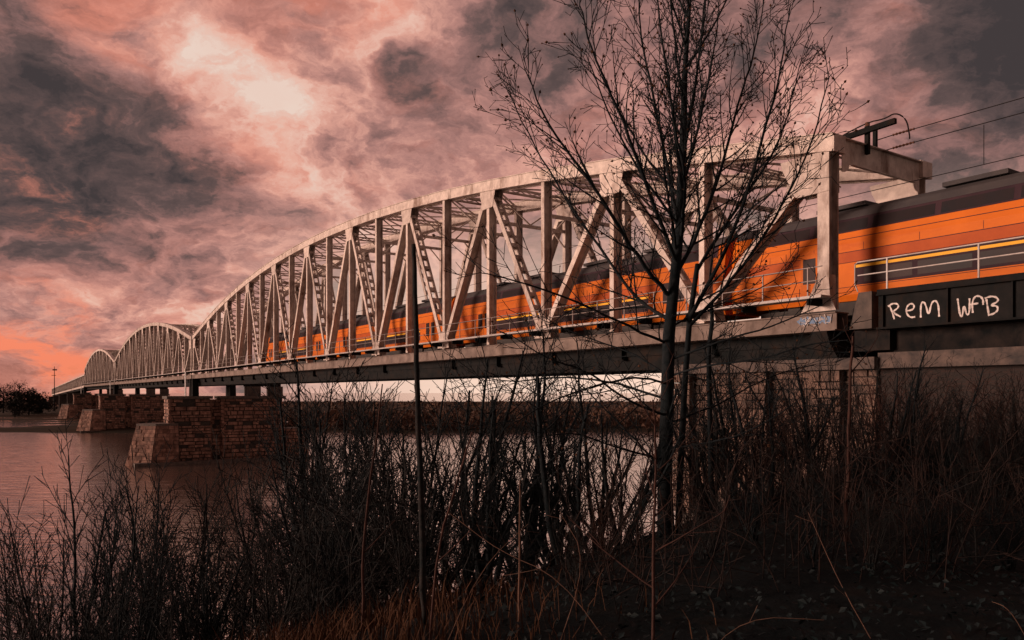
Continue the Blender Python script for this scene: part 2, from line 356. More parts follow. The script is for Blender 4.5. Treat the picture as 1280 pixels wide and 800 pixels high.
def make_span(detail=True):
    root = empty('truss_span', P(S0, DC, DECK), RZ)
    CH, CD = .70, .74
    def top(i): return rise(i / NP)
    def X(i): return i * PANEL
    for side, yc in (('near', W / 2), ('far', -W / 2)):
        # upper chord: one riveted box that bends at each node
        m = MB()
        for i in range(NP):
            x0, x1 = X(i), X(i + 1); z0, z1 = top(i), top(i + 1)
            if i == 0: x0 -= .45
            if i == NP - 1: x1 += .45
            def seg(ya, yb, za, zb): m.quadbox([(x0, ya, z0 + za), (x1, ya, z1 + za), (x1, yb, z1 + za), (x0, yb, z0 + za), (x0, ya, z0 + zb), (x1, ya, z1 + zb), (x1, yb, z1 + zb), (x0, yb, z0 + zb)])
            seg(yc + CD / 2 - .06, yc + CD / 2, -CH, -.043); seg(yc - CD / 2, yc - CD / 2 + .06, -CH, -.043)
            seg(yc - CD / 2 - .07, yc + CD / 2 + .07, -.04, 0)
            seg(yc + CD / 2 + .003, yc + CD / 2 + .05, -CH + .002, -CH + .05); seg(yc - CD / 2 - .05, yc - CD / 2 - .003, -CH + .002, -CH + .05)
            seg(yc - CD / 2 + .063, yc + CD / 2 - .063, -CH + .10, -CH + .13)
        m.box(-.50, -.453, yc - CD / 2, yc + CD / 2, top(0) - CH, top(0) - .044)
        m.box(SPAN + .453, SPAN + .50, yc - CD / 2, yc + CD / 2, top(0) - CH, top(0) - .044)
        fix_normals(m.build('top_chord', 'steel_paint', root))
        # cover-plate seams on the chord face
        if detail and side == 'near':
            for i in range(1, NP, 2):
                mm = MB(); x = X(i) - 1.2; z = top(i) + (top(i - 1) - top(i)) * 1.2 / PANEL; zz = top(i) - (top(i) - top(i - 1)) * .6 / PANEL
                mm.quadbox([(x, yc + CD / 2 + .003, z - CH + .08), (x + .6, yc + CD / 2 + .003, zz - CH + .08), (x + .6, yc + CD / 2 + .02, zz - CH + .08), (x, yc + CD / 2 + .02, z - CH + .08),
                            (x, yc + CD / 2 + .003, z - .08), (x + .6, yc + CD / 2 + .003, zz - .08), (x + .6, yc + CD / 2 + .02, zz - .08), (x, yc + CD / 2 + .02, z - .08)])
                fix_normals(mm.build('splice_plate', 'steel_paint', root))
        # lower chord
        m = MB(); m.box(-.6, SPAN + .6, yc + .30, yc + .36, -1.22, -.62); m.box(-.6, SPAN + .6, yc - .36, yc - .30, -1.22, -.62)
        m.box(-.6, SPAN + .6, yc - .42, yc + .46, -1.27, -1.224); m.box(-.6, SPAN + .6, yc - .42, yc + .44, -.616, -.57)
        fix_normals(m.build('bottom_chord', 'steel_grime_shade', root))
        for i in range(NP + 1):
            zt = top(i) - CH + .08
            m = MB()
            if i in (0, NP):
                h_member(m, (X(i), yc, -.42), (X(i), yc, zt), .50, .60)
                m.box(X(i) - .19, X(i) + .19, yc - .23, yc + .23, -.4, .9)
                m.prism([(X(i) - .55, yc + .303, -.5), (X(i) + .95, yc + .303, -.5), (X(i) + .55, yc + .303, .15), (X(i) + .25, yc + .303, .75), (X(i) - .25, yc + .303, .75), (X(i) - .3, yc + .303, .1)], (0, .024, 0))
            else:
                h_member(m, (X(i), yc, -.50), (X(i), yc, zt), .31, .58)
            fix_normals(m.build('vertical_post', 'steel_paint', root))
        for i in range(NP):
            a, b = (i, i + 1) if i % 2 == 0 else (i + 1, i)      # upper node a (even), lower node b (odd)
            sg = 1 if b > a else -1
            p = Vector((X(a) + sg * .30, yc, top(a) - CH - .20)); q = Vector((X(b) - sg * .32, yc, .12))
            m = MB()
            (h_member if b > a else batten_member)(m, p, q, .34, .60)
            fix_normals(m.build('diagonal', 'steel_paint', root))
        for i in range(0, NP + 1):
            for yo in ((.315,) if (not detail or side == 'far') else (.315, -.315)):
                y0 = yc + yo - .012
                if i % 2 == 0:
                    z = top(i) - CH + .12; xl = -.95 if i > 0 else -.27; xr = .95 if i < NP else .27
                    m = MB(); xe_ = 1.55 if i in (0, NP) else 1.25
                    if i == 0: xr = 1.9
                    if i == NP: xl = -1.9
                    m.prism([(X(i) + xl, y0, z), (X(i) + xr, y0, z), (X(i) + xr * .95, y0, z - .35), (X(i) + xr * .62, y0, z - xe_), (X(i) + xl * (.62 if i else 1), y0, z - xe_), (X(i) + xl * .95, y0, z - .35)], (0, .024, 0))
                else:
                    m = MB(); m.prism([(X(i) - .85, y0, -.42), (X(i) + .85, y0, -.42), (X(i) + .62, y0, .42), (X(i) + .2, y0, .75), (X(i) - .2, y0, .75), (X(i) - .62, y0, .42)], (0, .024, 0))
                fix_normals(m.build('gusset_plate', 'steel_paint', root))
    ya, yb = W / 2 - .38, -W / 2 + .38
    for i in range(NP + 1):                                      # floor beams, top struts, sway frames
        m = MB(); m.box(X(i) - .17, X(i) + .17, -W / 2 + .37, W / 2 - .37, -1.95, -1.90); m.box(X(i) - .02, X(i) + .02, -W / 2 + .37, W / 2 - .37, -1.897, -.973); m.box(X(i) - .17, X(i) + .17, -W / 2 + .37, W / 2 - .37, -.97, -.92)
        m.build('floor_beam', 'steel_dark', root)
        z = top(i) - .42
        m = MB()
        for zz in (.14, -.14):
            for xx in (.14, -.14): m.beam((X(i) + xx, ya, z + zz), (X(i) + xx, yb, z + zz), .07, .07)
        k = 8
        for q in range(k):
            y0 = ya + (yb - ya) * q / k; y1 = ya + (yb - ya) * (q + 1) / k
            for xx in (.175, -.175): m.beam((X(i) + xx, y0, z + (.12 if q % 2 else -.12)), (X(i) + xx, y1, z + (-.12 if q % 2 else .12)), .02, .06)
        m.build('top_strut', 'steel_paint', root)
        if 0 < i < NP and detail:
            m = MB(); z2 = max(z - 2.2, 5.2)
            if z - z2 > .9:
                m.beam((X(i), ya + .05, z2), (X(i), yb - .05, z2), .12, .22)
                m.beam((X(i) + .06, ya, z - .2), (X(i) + .06, 0, z2 + .12), .09, .09); m.beam((X(i) + .06, yb, z - .2), (X(i) + .06, 0, z2 + .12), .09, .09)
            m.beam((X(i) - .07, ya + .05, z2 - 1.1), (X(i) - .07, ya - 1.0, z2 - .05), .09, .09); m.beam((X(i) - .07, yb - .05, z2 - 1.1), (X(i) - .07, yb + 1.0, z2 - .05), .09, .09)
            m.build('sway_frame', 'steel_paint', root)
    for i in range(NP):                                          # lateral bracing of the upper chords
        for sgn in (1, -1):
            m = MB(); m.beam((X(i) + .2, sgn * ya, top(i) - .40 + .05 * sgn), (X(i + 1) - .2, -sgn * ya, top(i + 1) - .40 + .05 * sgn), .12, .08)
            m.build('lateral_brace', 'steel_paint', root)
    for x, sg in ((-.35, 1), (SPAN + .35, -1)):                  # portal beams: deep plate with a curved haunch each side
        m = MB()
        pts = [(x, ya, 6.06), (x, ya, 4.85)]
        for k in range(7):
            an = k / 6 * math.pi / 2; pts.append((x, ya - .08 - .38 * math.sin(an), 4.85 + .32 * (1 - math.cos(an))))
        for k in range(6, -1, -1):
            an = k / 6 * math.pi / 2; pts.append((x, yb + .08 + .38 * math.sin(an), 4.85 + .32 * (1 - math.cos(an))))
        pts += [(x, yb, 4.85), (x, yb, 6.06)]
        m.prism(pts, (.03, 0, 0)); fix_normals(m.build('portal_beam', 'steel_paint', root))
        m = MB(); m.box(x - .16, x + .17, yb, ya, 6.063, 6.10); m.box(x - .14, x - .003, yb + .55, ya - .55, 5.13, 5.165); m.build('portal_flange', 'steel_paint', root)
    for y in (1.15, -.95, 2.45, -2.4):                           # stringers under the sleepers
        m = MB(); m.box(-.5, SPAN + .5, y - .02, y + .02, -1.75, -.925); m.box(-.5, SPAN + .5, y - .14, y + .14, -.92, -.885); m.build('stringer', 'steel_dark', root)
    for y in (W / 2 - .75, -W / 2 + .75):
        m = MB(); m.box(-.5, SPAN + .5, y - .03, y + .03, -2.42, -1.0); m.box(-.5, SPAN + .5, y - .2, y + .2, -2.47, -2.423); m.build('floor_girder', 'steel_dark', root)
    # walkway on brackets outside the near truss, with a two-rail railing
    yw = W / 2 + .42
    m = MB(); m.box(-.6, SPAN + .6, yw, yw + .85, -.06, 0); m.box(-.6, SPAN + .6, yw + .853, yw + .90, -.10, .0); m.build('walkway', 'galvanised', root)
    bm_ = MB().box(-.04, .04, -.45, .42, -.33, -.063).mesh('bracket', 'steel_dark')
    for k in range(NP * 2 + 1): inst('walkway_bracket', bm_, root, (k * PANEL / 2, yw + .42, 0))
    rl = MB()
    for z in (.55, 1.05): rl.tube([(-.6, yw + .82, z), (SPAN + .6, yw + .82, z)], .022, 6)
    ro = rl.build('railing', 'steel_rail', root)
    pm = MB().box(-.022, .022, -.022, .022, 0.003, 1.04).mesh('railing_post', 'steel_rail')
    for k in range(NP * 3 + 1): inst('railing_post', pm, ro, (k * PANEL / 3, yw + .82, 0))
    return root
span = make_span()
tag(span, 'nearest riveted steel arched truss span carrying the orange train', 'bridge span', 'arched truss spans of the railway bridge')
GAP = 2.0
lab = ['second arched truss span, middle of the three arches behind the stone pier', 'farthest and smallest looking arched truss span of the three']
for k in (1, 2):
    o = copy_tree(span, None, ('splice_plate', 'sway_frame') if k == 2 else ('splice_plate',))
    o.location = P(S0 + k * (SPAN + GAP), DC, DECK); o['label'] = lab[k - 1]

def make_low_span(Ls, n):
    root = empty('low_truss_span', (0, 0, 0), RZ); p = Ls / n; Hh = 4.6
    for yc in (W / 2, -W / 2):
        m = MB(); m.box(0, Ls, yc - .3, yc + .3, Hh - .55, Hh); m.build('top_chord', 'steel_paint', root)
        m = MB(); m.box(0, Ls, yc - .35, yc + .35, -1.3, -.45); m.build('bottom_chord', 'steel_paint', root)
        for i in range(n + 1):
            x = min(max(i * p, .25), Ls - .25); m = MB(); h_member(m, (x, yc, -.45), (x, yc, Hh - .5), .35, .5); m.build('vertical_post', 'steel_paint', root)
        for i in range(n):
            a, b = (i, i + 1) if i % 2 == 0 else (i + 1, i); m = MB(); h_member(m, (a * p, yc, Hh - .6), (b * p, yc, -.4), .4, .4); m.build('diagonal', 'steel_paint', root)
    m = MB(); m.box(0, Ls, -W / 2 + .4, W / 2 - .4, -2.2, -1.3); m.build('deck', 'steel_dark', root)
    for i in range(0, n + 1, 2):
        x = min(max(i * p, .25), Ls - .25); m = MB(); m.beam((x, -W / 2 + .32, Hh - .3), (x, W / 2 - .32, Hh - .3), .25, .25); m.build('top_strut', 'steel_paint', root)
    return root
s_end = S0 + 3 * SPAN + 2 * GAP
LL, slope = 92., -.0135
ls = make_low_span(LL, 16)
labs = ['low straight truss span joined to the farthest arch', 'second low straight truss span beyond the arches', 'third low straight truss span from the arches, near the far bank', 'last low straight truss span reaching the far left bank']
low_starts = []
for k in range(4):
    o = ls if k == 0 else copy_tree(ls)
    s_k = s_end + 3 + k * (LL + 1.2)
    o.location = P(s_k, DC, DECK - .2 + slope * (k * (LL + 1.2))); o.rotation_euler = (0, -math.atan(slope), RZ)
    low_starts.append((s_k, DECK - .2 + slope * k * (LL + 1.2)))
    tag(o, labs[k], 'bridge span', 'low truss spans at the far end')

# ------------------------------------------------------------------ masonry
rng = random.Random(4)
def stone_face(m, o, u, v, Wd, Ht, bw, bh, proud, rng, thick=.35):
    """coursed blocks on a face: origin o, horizontal dir u, up dir v, outward n"""
    o, u, v = Vector(o), Vector(u), Vector(v); n = u.cross(v).normalized()
    nr = max(1, round(Ht / bh)); hs = [rng.uniform(.7, 1.35) for _ in range(nr)]; tot = sum(hs); hs = [h * Ht / tot for h in hs]; zs = [sum(hs[:i]) for i in range(nr + 1)]
    for r in range(nr):
        hh = hs[r]
        x = 0.; first = True
        while x < Wd - .02:
            w = bw * rng.uniform(.5, 1.6) * (.55 if (first and r % 2) else 1); first = False
            if Wd - x - w < bw * .4: w = Wd - x
            g = .008 if bh < .5 else .022; pr = proud * (rng.uniform(.2, 1.0) if rng.random() > .1 else -.5); ch = min(w, hh) * (.05 if bh < .5 else .09)
            a = o + u * (x + g) + v * (zs[r] + g); b = o + u * (x + w - g) + v * (zs[r] + g); c = o + u * (x + w - g) + v * (zs[r + 1] - g); e = o + u * (x + g) + v * (zs[r + 1] - g)
            bk = -n * thick
            f = [a + (u + v) * ch + n * pr, b + (v - u) * ch + n * pr, c - (u + v) * ch + n * pr, e + (u - v) * ch + n * pr]
            m.append([a + bk, b + bk, c + bk, e + bk] + [q + n * 0 for q in f]) if isinstance(m, list) else m.quadbox([a + bk, b + bk, c + bk, e + bk] + f)
            x += w
def make_pier(n_label):
    """river pier; local origin at water level on the bridge centre line, x along the bridge"""
    root = empty('stone_pier', (0, 0, 0), RZ); r = random.Random(11)
    # local y = DC - d
    def Y(d): return DC - d
    core = MB(); blocks = MB()
    def shaft(d0, d1, x0, x1, z0, z1, bat=.05):
        y1, y0 = Y(d0), Y(d1)
        core.quadbox([(x0 + .1, y0 + .1, z0), (x1 - .1, y0 + .1, z0), (x1 - .1, y1 - .1, z0), (x0 + .1, y1 - .1, z0)] + [(x0 + .1 + bat * (z1 - z0), y0 + .1, z1), (x1 - .1, y0 + .1, z1), (x1 - .1, y1 - .1, z1), (x0 + .1 + bat * (z1 - z0), y1 - .1, z1)])
        stone_face(blocks, (x0, y1, z0), (0, -1, 0), Vector((bat, 0, 1)), y1 - y0, z1 - z0, 1.25, .62, .32, r)       # face towards the near bank
        stone_face(blocks, (x1, y1, z0), (-1, 0, 0), (0, 0, 1), x1 - x0, z1 - z0, 1.25, .62, .20, r)                # upstream end
        stone_face(blocks, (x1, y0, z0), (0, 1, 0), (0, 0, 1), y1 - y0, z1 - z0, 1.6, .62, .15, r)
    shaft(21.6, 28.4, -2.4, 2.4, -1.0, 11.1)
    shaft(30.2, 41.0, -2.4, 2.4, -1.0, 11.1)
    shaft(28.41, 30.19, -1.4, 1.4, -1.0, 11.0)
    shaft(41.02, 45.6, -3.0, 3.0, -1.0, 5.6, .12)
    # cutwater: battered nose, lower than the shafts
    zt = 6.6
    b = [(-3.6, Y(23.0), -1), (-3.6, Y(18.6), -1), (0, Y(15.0), -1), (3.6, Y(18.6), -1), (3.6, Y(23.0), -1)]
    t = [(-2.9, Y(23.0), zt), (-2.9, Y(19.6), zt), (0, Y(17.0), zt), (2.9, Y(19.6), zt), (2.9, Y(23.0), zt)]
    k = len(core.v); core.v += [(x * .96, y - .12, z) for x, y, z in b] + [(x * .96, y - .12, z) for x, y, z in t]
    core.f += [(k + 4, k + 3, k + 2, k + 1, k), (k + 5, k + 6, k + 7, k + 8, k + 9)] + [(k + i, k + (i + 1) % 5, k + 5 + (i + 1) % 5, k + 5 + i) for i in range(5)]
    for i in (0, 1, 2, 3):
        p0, p1, q0, q1 = [Vector(v) for v in (b[i], b[i + 1], t[i], t[i + 1])]
        nr = 12
        for rr in range(nr):
            a0 = p0.lerp(q0, rr / nr); a1 = p1.lerp(q1, rr / nr); c0 = p0.lerp(q0, (rr + 1) / nr); c1 = p1.lerp(q1, (rr + 1) / nr)
            nn = max(2, round((a1 - a0).length / 1.2)); nrm = (a1 - a0).cross(c0 - a0).normalized() * (1 if True else -1)
            ctr = Vector((0, Y(21), a0.z))
            if nrm.dot(a0 - ctr) < 0: nrm = -nrm
            offs = .5 if rr % 2 else 0
            cuts = [0] + [min(1, max(0, (j + offs) / nn + r.uniform(-.08, .08))) for j in range(1 - int(offs > 0), nn)] + [1]
            cuts = sorted(cuts)
            for j in range(len(cuts) - 1):
                if cuts[j + 1] - cuts[j] < .05: continue
                e = .02; t0, t1 = cuts[j] + e / 3, cuts[j + 1] - e / 3; pr = nrm * r.uniform(.03, .2)
                A, B, C, E = a0.lerp(a1, t0), a0.lerp(a1, t1), c0.lerp(c1, t1), c0.lerp(c1, t0); up = (c0 - a0) * .06
                blocks.quadbox([A - nrm * .3 + up, B - nrm * .3 + up, C - nrm * .3, E - nrm * .3, A + pr + up, B + pr + up, C + pr, E + pr])
    fix_normals(core.build('core', 'mortar', root))
    tag(fix_normals(blocks.build('stone_blocks', 'stone', root)), kind='stuff')
    cap = MB(); cap.prism([(-2.9, Y(23), zt + .01), (-2.95, Y(19.5), zt + .01), (0, Y(16.9), zt + .01), (2.95, Y(19.5), zt + .01), (2.9, Y(23), zt + .01), (1.2, Y(22.2), zt + 1.2), (-1.2, Y(22.2), zt + 1.2)][:5], (0, 0, .35)); fix_normals(cap.build('cutwater_cap', 'concrete', root))
    m = MB(); m.box(-4.1, -2.45, Y(46), Y(16.2), -1, .55); m.build('plinth', 'concrete', root)
    for d0, d1 in ((21.3, 28.7), (29.9, 41.3)):
        m = MB(); m.box(-2.3, 2.7, Y(d1), Y(d0), 11.11, 11.6); m.build('coping', 'concrete', root)
    # bearings and trestle that carry the span ends
    zb = DECK - 1.275
    for d in (D, D + W):
        for x in (-1.05, 1.05):
            m = MB(); m.prism([(x - .75, Y(d) - .5, 11.603), (x + .75, Y(d) - .5, 11.603), (x + .45, Y(d) - .5, zb - .5), (x + .3, Y(d) - .5, zb), (x - .3, Y(d) - .5, zb), (x - .45, Y(d) - .5, zb - .5)], (0, 1.0, 0))
            fix_normals(m.build('bearing', 'steel_dark', root))
    for d in (36, 40):
        m = MB(); m.box(-1.1, 1.1, Y(d) - 1.2, Y(d) + 1.2, 11.603, 13.3); m.build('bearing_block', 'concrete', root)
    m = MB(); m.box(-.5, .5, Y(41), Y(34.5), 13.303, 13.9); m.build('crossbeam', 'steel_dark', root)
    # inspection ladder cage at the near side
    m = MB()
    for x in (-1.6, -1.0): m.tube([(x, Y(24.4), 11.6), (x, Y(24.4), DECK - .1)], .09, 5)
    for k in range(6): m.tube([(-1.6, Y(24.4), 11.9 + k * .6), (-1.0, Y(24.4), 11.9 + k * .6)], .05, 4)
    m.build('ladder', 'galvanised', root)
    return root
pier = make_pier('')
plabs = ['broad stone river pier with low cutwater under the first and second arches', 'more distant stone pier with cutwater under the second and third arches', 'farthest stone pier where the arches meet the low spans']
for k in range(3):
    o = pier if k == 0 else copy_tree(pier)
    o.location = P(S0 + (k + 1) * SPAN + (k + .5) * GAP + (0 if k < 2 else .6), DC, 0)
    tag(o, plabs[k], 'bridge pier', 'stone piers in the river')
plow = ['first grey pier column under the far low spans', 'second grey pier column under the far low spans', 'third grey pier column under the far low spans', 'last grey pier column under the far low spans']
for k in range(4):
    s_k, zk = low_starts[k]; s_k += LL + .6; zk += slope * LL
    r_ = empty('low_span_pier', P(s_k, DC, 0), RZ); m = MB(); m.box(-1.4, 1.4, -5.5, 5.5, -1, zk - 2.9); m.build('shaft', 'stone_dark', r_)
    m = MB(); m.box(-1.8, 1.8, -6, 6, zk - 2.897, zk - 2.25); m.build('coping', 'concrete', r_); tag(r_, plow[k], 'bridge pier', 'piers of the low spans')

# near abutment: coursed stone with three pilasters, concrete bearing shelf and brick wing wall
def abutment():
    root = empty('abutment', P(S0, DC, 0), RZ)
    # local x = s - S0 ; near face y = DC - d
    yf = DC - 25.3; r = random.Random(21)
    z0, z1 = EYE - 9.5, EYE + .80
    xa, xb = -2.4, 7.2
    m = MB(); m.box(xa, xb, -W / 2 - 1.5, yf - .12, z0, z1); m.build('core', 'mortar', root)
    pil = [(-1.2, .1), (2.0, 3.3), (6.1, 7.25)]
    st = []
    edges = [xa, -1.2, .1, 2.0, 3.3, 6.1, 7.25]
    for i in range(6):
        p_out = .34 if i in (1, 3, 5) else 0.
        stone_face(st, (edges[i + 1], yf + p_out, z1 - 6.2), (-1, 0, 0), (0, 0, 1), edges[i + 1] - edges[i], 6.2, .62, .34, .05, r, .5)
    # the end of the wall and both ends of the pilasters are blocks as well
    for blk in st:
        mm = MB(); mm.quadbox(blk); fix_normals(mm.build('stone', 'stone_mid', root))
    m = MB(); m.box(xa - .2, xb + .4, -W / 2 - 1.7, yf + .52, z1 + .003, z1 + .42); m.build('bearing_shelf', 'stone_dark', root)
    # stone course above the shelf under the bottom chord
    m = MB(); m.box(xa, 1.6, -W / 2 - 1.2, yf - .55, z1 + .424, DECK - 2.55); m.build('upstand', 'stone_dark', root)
    zb = DECK - 1.275
    for y in (W / 2, -W / 2):
        m = MB(); m.prism([(-.8, y - .55, z1 + .424), (.8, y - .55, z1 + .424), (.45, y - .55, zb - .5), (.3, y - .55, zb), (-.3, y - .55, zb), (-.45, y - .55, zb - .5)], (0, 1.1, 0)); fix_normals(m.build('bearing', 'steel_dark', root))
    # wing wall in brick with concrete coping
    m = MB(); m.box(-34, xa - .003, -W / 2 - 1.5, yf - .15, z0 + 3, EYE + .82); m.build('wing_wall', 'brickwork', root)
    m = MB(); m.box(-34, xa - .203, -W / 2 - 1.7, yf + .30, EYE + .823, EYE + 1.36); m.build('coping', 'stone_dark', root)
    m = MB(); m.box(-34, xa - .1, -W / 2 - 1.2, yf - .9, EYE + 1.363, EYE + 2.25); m.build('recessed_wall', 'stone_shaded', root)
    # tapered bearing stone at the end of the approach girder
    x0 = inv(1096, 400, 25.6)[0] - S0; x1 = inv(1068, 400, 25.6)[0] - S0; zt = inv(1085, 366, 25.6)[1]; zb_ = EYE + 2.26
    m = MB(); m.prism([(x0, yf - .6, zb_), (x1, yf - .6, zb_), (x1 - (x1 - x0) * .42, yf - .6, zt), (x0, yf - .6, zt)], (0, .62, 0)); fix_normals(m.build('end_block', 'concrete', root))
    m = MB(); m.box(xa - .098, x1 + .2, -W / 2 - 1.0, yf - .62, EYE + 1.5, EYE + 2.25); m.build('pad', 'stone_shaded', root)
    tag(root, 'stone and brick abutment with concrete ledge behind the bare scrub', 'abutment')
abutment()
def approach_girder():
    xe = inv(1097, 400, 25.4)[0]
    root = empty('approach_girder', P(xe, DC, EYE), RZ); Lg = 40
    yf = DC - 25.45
    m = MB(); m.box(-Lg, 0, yf - .05, yf, 2.27, 3.38); m.box(-Lg, 0, -yf, -yf + .05, 2.27, 3.38); m.build('web', 'steel_dark', root)
    m = MB(); m.box(-Lg, 0, yf - .35, yf + .16, 2.20, 2.267); m.box(-Lg, 0, yf - .3, yf + .16, 3.383, 3.44); m.build('flange', 'steel_dark', root)
    for k in range(12):
        xk = (inv(1104, 390, 25.4)[0], inv(1185, 390, 25.4)[0], inv(1266, 390, 25.4)[0])[k] - xe if k < 3 else -5.6 - (k - 2) * 2.7
        m = MB(); m.box(xk - .02, xk + .02, yf + .003, yf + .1, 2.27, 3.38); m.build('stiffener', 'steel_dark', root)
    m = MB(); m.box(-Lg, 0, -yf + .06, yf - .36, 2.25, 2.35); m.build('deck_plate', 'steel_dark', root)
    m = MB(); m.box(-Lg, 0, yf - .32, yf + .1, 3.443, 3.60); m.build('kerb', 'steel_dark', root)
    m = MB()
    for z in (4.22, 4.70): m.tube([(-Lg, yf + .05, z), (.75, yf + .05, z - .02)], .025, 6)
    m.tube([(.75, yf + .05, 4.68), (.86, yf + .05, 4.6), (.86, yf + .05, 3.9), (.75, yf + .05, 3.62)], .025, 6)
    rl = m.build('railing', 'galvanised', root)
    for k in range(13):
        mm = MB(); mm.box(-.35 - 3.0 * k - .025, -.35 - 3.0 * k + .025, yf + .03, yf + .075, 3.6, 4.69); mm.build('railing_post', 'galvanised', rl)
    # sprayed letters on the web: strokes traced in photo pixels onto the web plane
    d = 25.45
    strokes = {'letter_r': [[(1112, 381), (1115, 388), (1118, 398)], [(1110, 382), (1116, 378), (1123, 379), (1123, 384), (1115, 389), (1126, 395)]],
               'letter_e': [[(1132, 388), (1142, 386), (1143, 380), (1138, 378), (1133, 383), (1133, 391), (1138, 396), (1144, 395)]],
               'letter_m': [[(1151, 396), (1151, 379), (1154, 376), (1157, 379), (1161, 395), (1164, 378), (1169, 374), (1173, 379), (1174, 395)]],
               'letter_w': [[(1197, 372), (1200, 394), (1203, 395), (1205, 378), (1208, 393), (1212, 391), (1212, 372)]],
               'letter_f': [[(1216, 390), (1215, 377), (1219, 369), (1225, 369), (1229, 373), (1229, 380)], [(1212, 380), (1223, 378)]],
               'letter_b': [[(1233, 373), (1236, 392)], [(1231, 372), (1239, 369), (1247, 371), (1248, 376), (1237, 381), (1246, 381), (1248, 386), (1243, 391), (1235, 393)]]}
    for nm, pl in strokes.items():
        m = MB()
        for ln in pl:
            q = [inv(px, py + 1, d) for px, py in ln]
            # round the corners
            pts = q
            for _ in range(2):
                r2 = [pts[0]]
                for i in range(len(pts) - 1):
                    a, b = pts[i], pts[i + 1]; r2 += [(a[0] * .75 + b[0] * .25, a[1] * .75 + b[1] * .25), (a[0] * .25 + b[0] * .75, a[1] * .25 + b[1] * .75)]
                pts = r2 + [pts[-1]]
            hw = .027
            vs_ = []
            for i, p in enumerate(pts):
                a = pts[max(i - 1, 0)]; b = pts[min(i + 1, len(pts) - 1)]; tx, tz = b[0] - a[0], b[1] - a[1]; l_ = math.hypot(tx, tz) or 1
                wv = hw * (1 + .25 * math.sin(i * 1.7)); vs_.append(((p[0] - tz / l_ * wv - xe), (p[1] + tx / l_ * wv - EYE), (p[0] + tz / l_ * wv - xe), (p[1] - tx / l_ * wv - EYE)))
            b0 = len(m.v); off = .004 + .0015 * pl.index(ln)
            for a in vs_: m.v += [(a[0], yf + off, a[1]), (a[2], yf + off, a[3])]
            for i in range(len(vs_) - 1): m.f.append((b0 + 2 * i, b0 + 2 * i + 1, b0 + 2 * i + 3, b0 + 2 * i + 2))
        m.build(nm, 'spray_white', root)
    tag(root, 'dark plate girder with white sprayed letters REM WFB and a thin railing', 'girder')
approach_girder()
def blue_tag():
    root_d = DC - (W / 2 + .37)   # on the outer face of the lower chord at the near end
    d = D - .365; r = random.Random(8)
    o = None
    m = MB()
    for k in range(9):
        cx, cy = 1002 + k * 4.2, 404 + r.uniform(-4, 3) - k * .8; n = 9; c = inv(cx, cy, d); b0 = len(m.v)
        for j in range(n):
            an = 2 * math.pi * j / n; rr = r.uniform(.10, .24); p = P(c[0] + math.cos(an) * rr, d - .004 - .0012 * k, c[1] + math.sin(an) * rr * .8); m.v.append(tuple(p))
        m.f.append(tuple(range(b0, b0 + n)))
    return m
# (built as a part of the lower chord so that it moves with it)
bt = blue_tag().build('sprayed_tag', 'spray_blue'); bt.parent = span; bt.matrix_parent_inverse = (Matrix.Translation(span.location) @ Matrix.Rotation(RZ, 4, 'Z')).inverted()
m = MB(); rr = random.Random(5)
for k in range(5):
    pts = []
    cx = 1003 + k * 8; d_ = D - .39
    for j in range(7):
        c = inv(cx + rr.uniform(-4, 5), 403 - k * .9 + rr.uniform(-7, 6), d_); pts.append(P(c[0], d_, c[1]))
    m.tube(pts, .022, 4)
wt_ = m.build('sprayed_outline', 'spray_white'); wt_.parent = span; wt_.matrix_parent_inverse = bt.matrix_parent_inverse.copy()

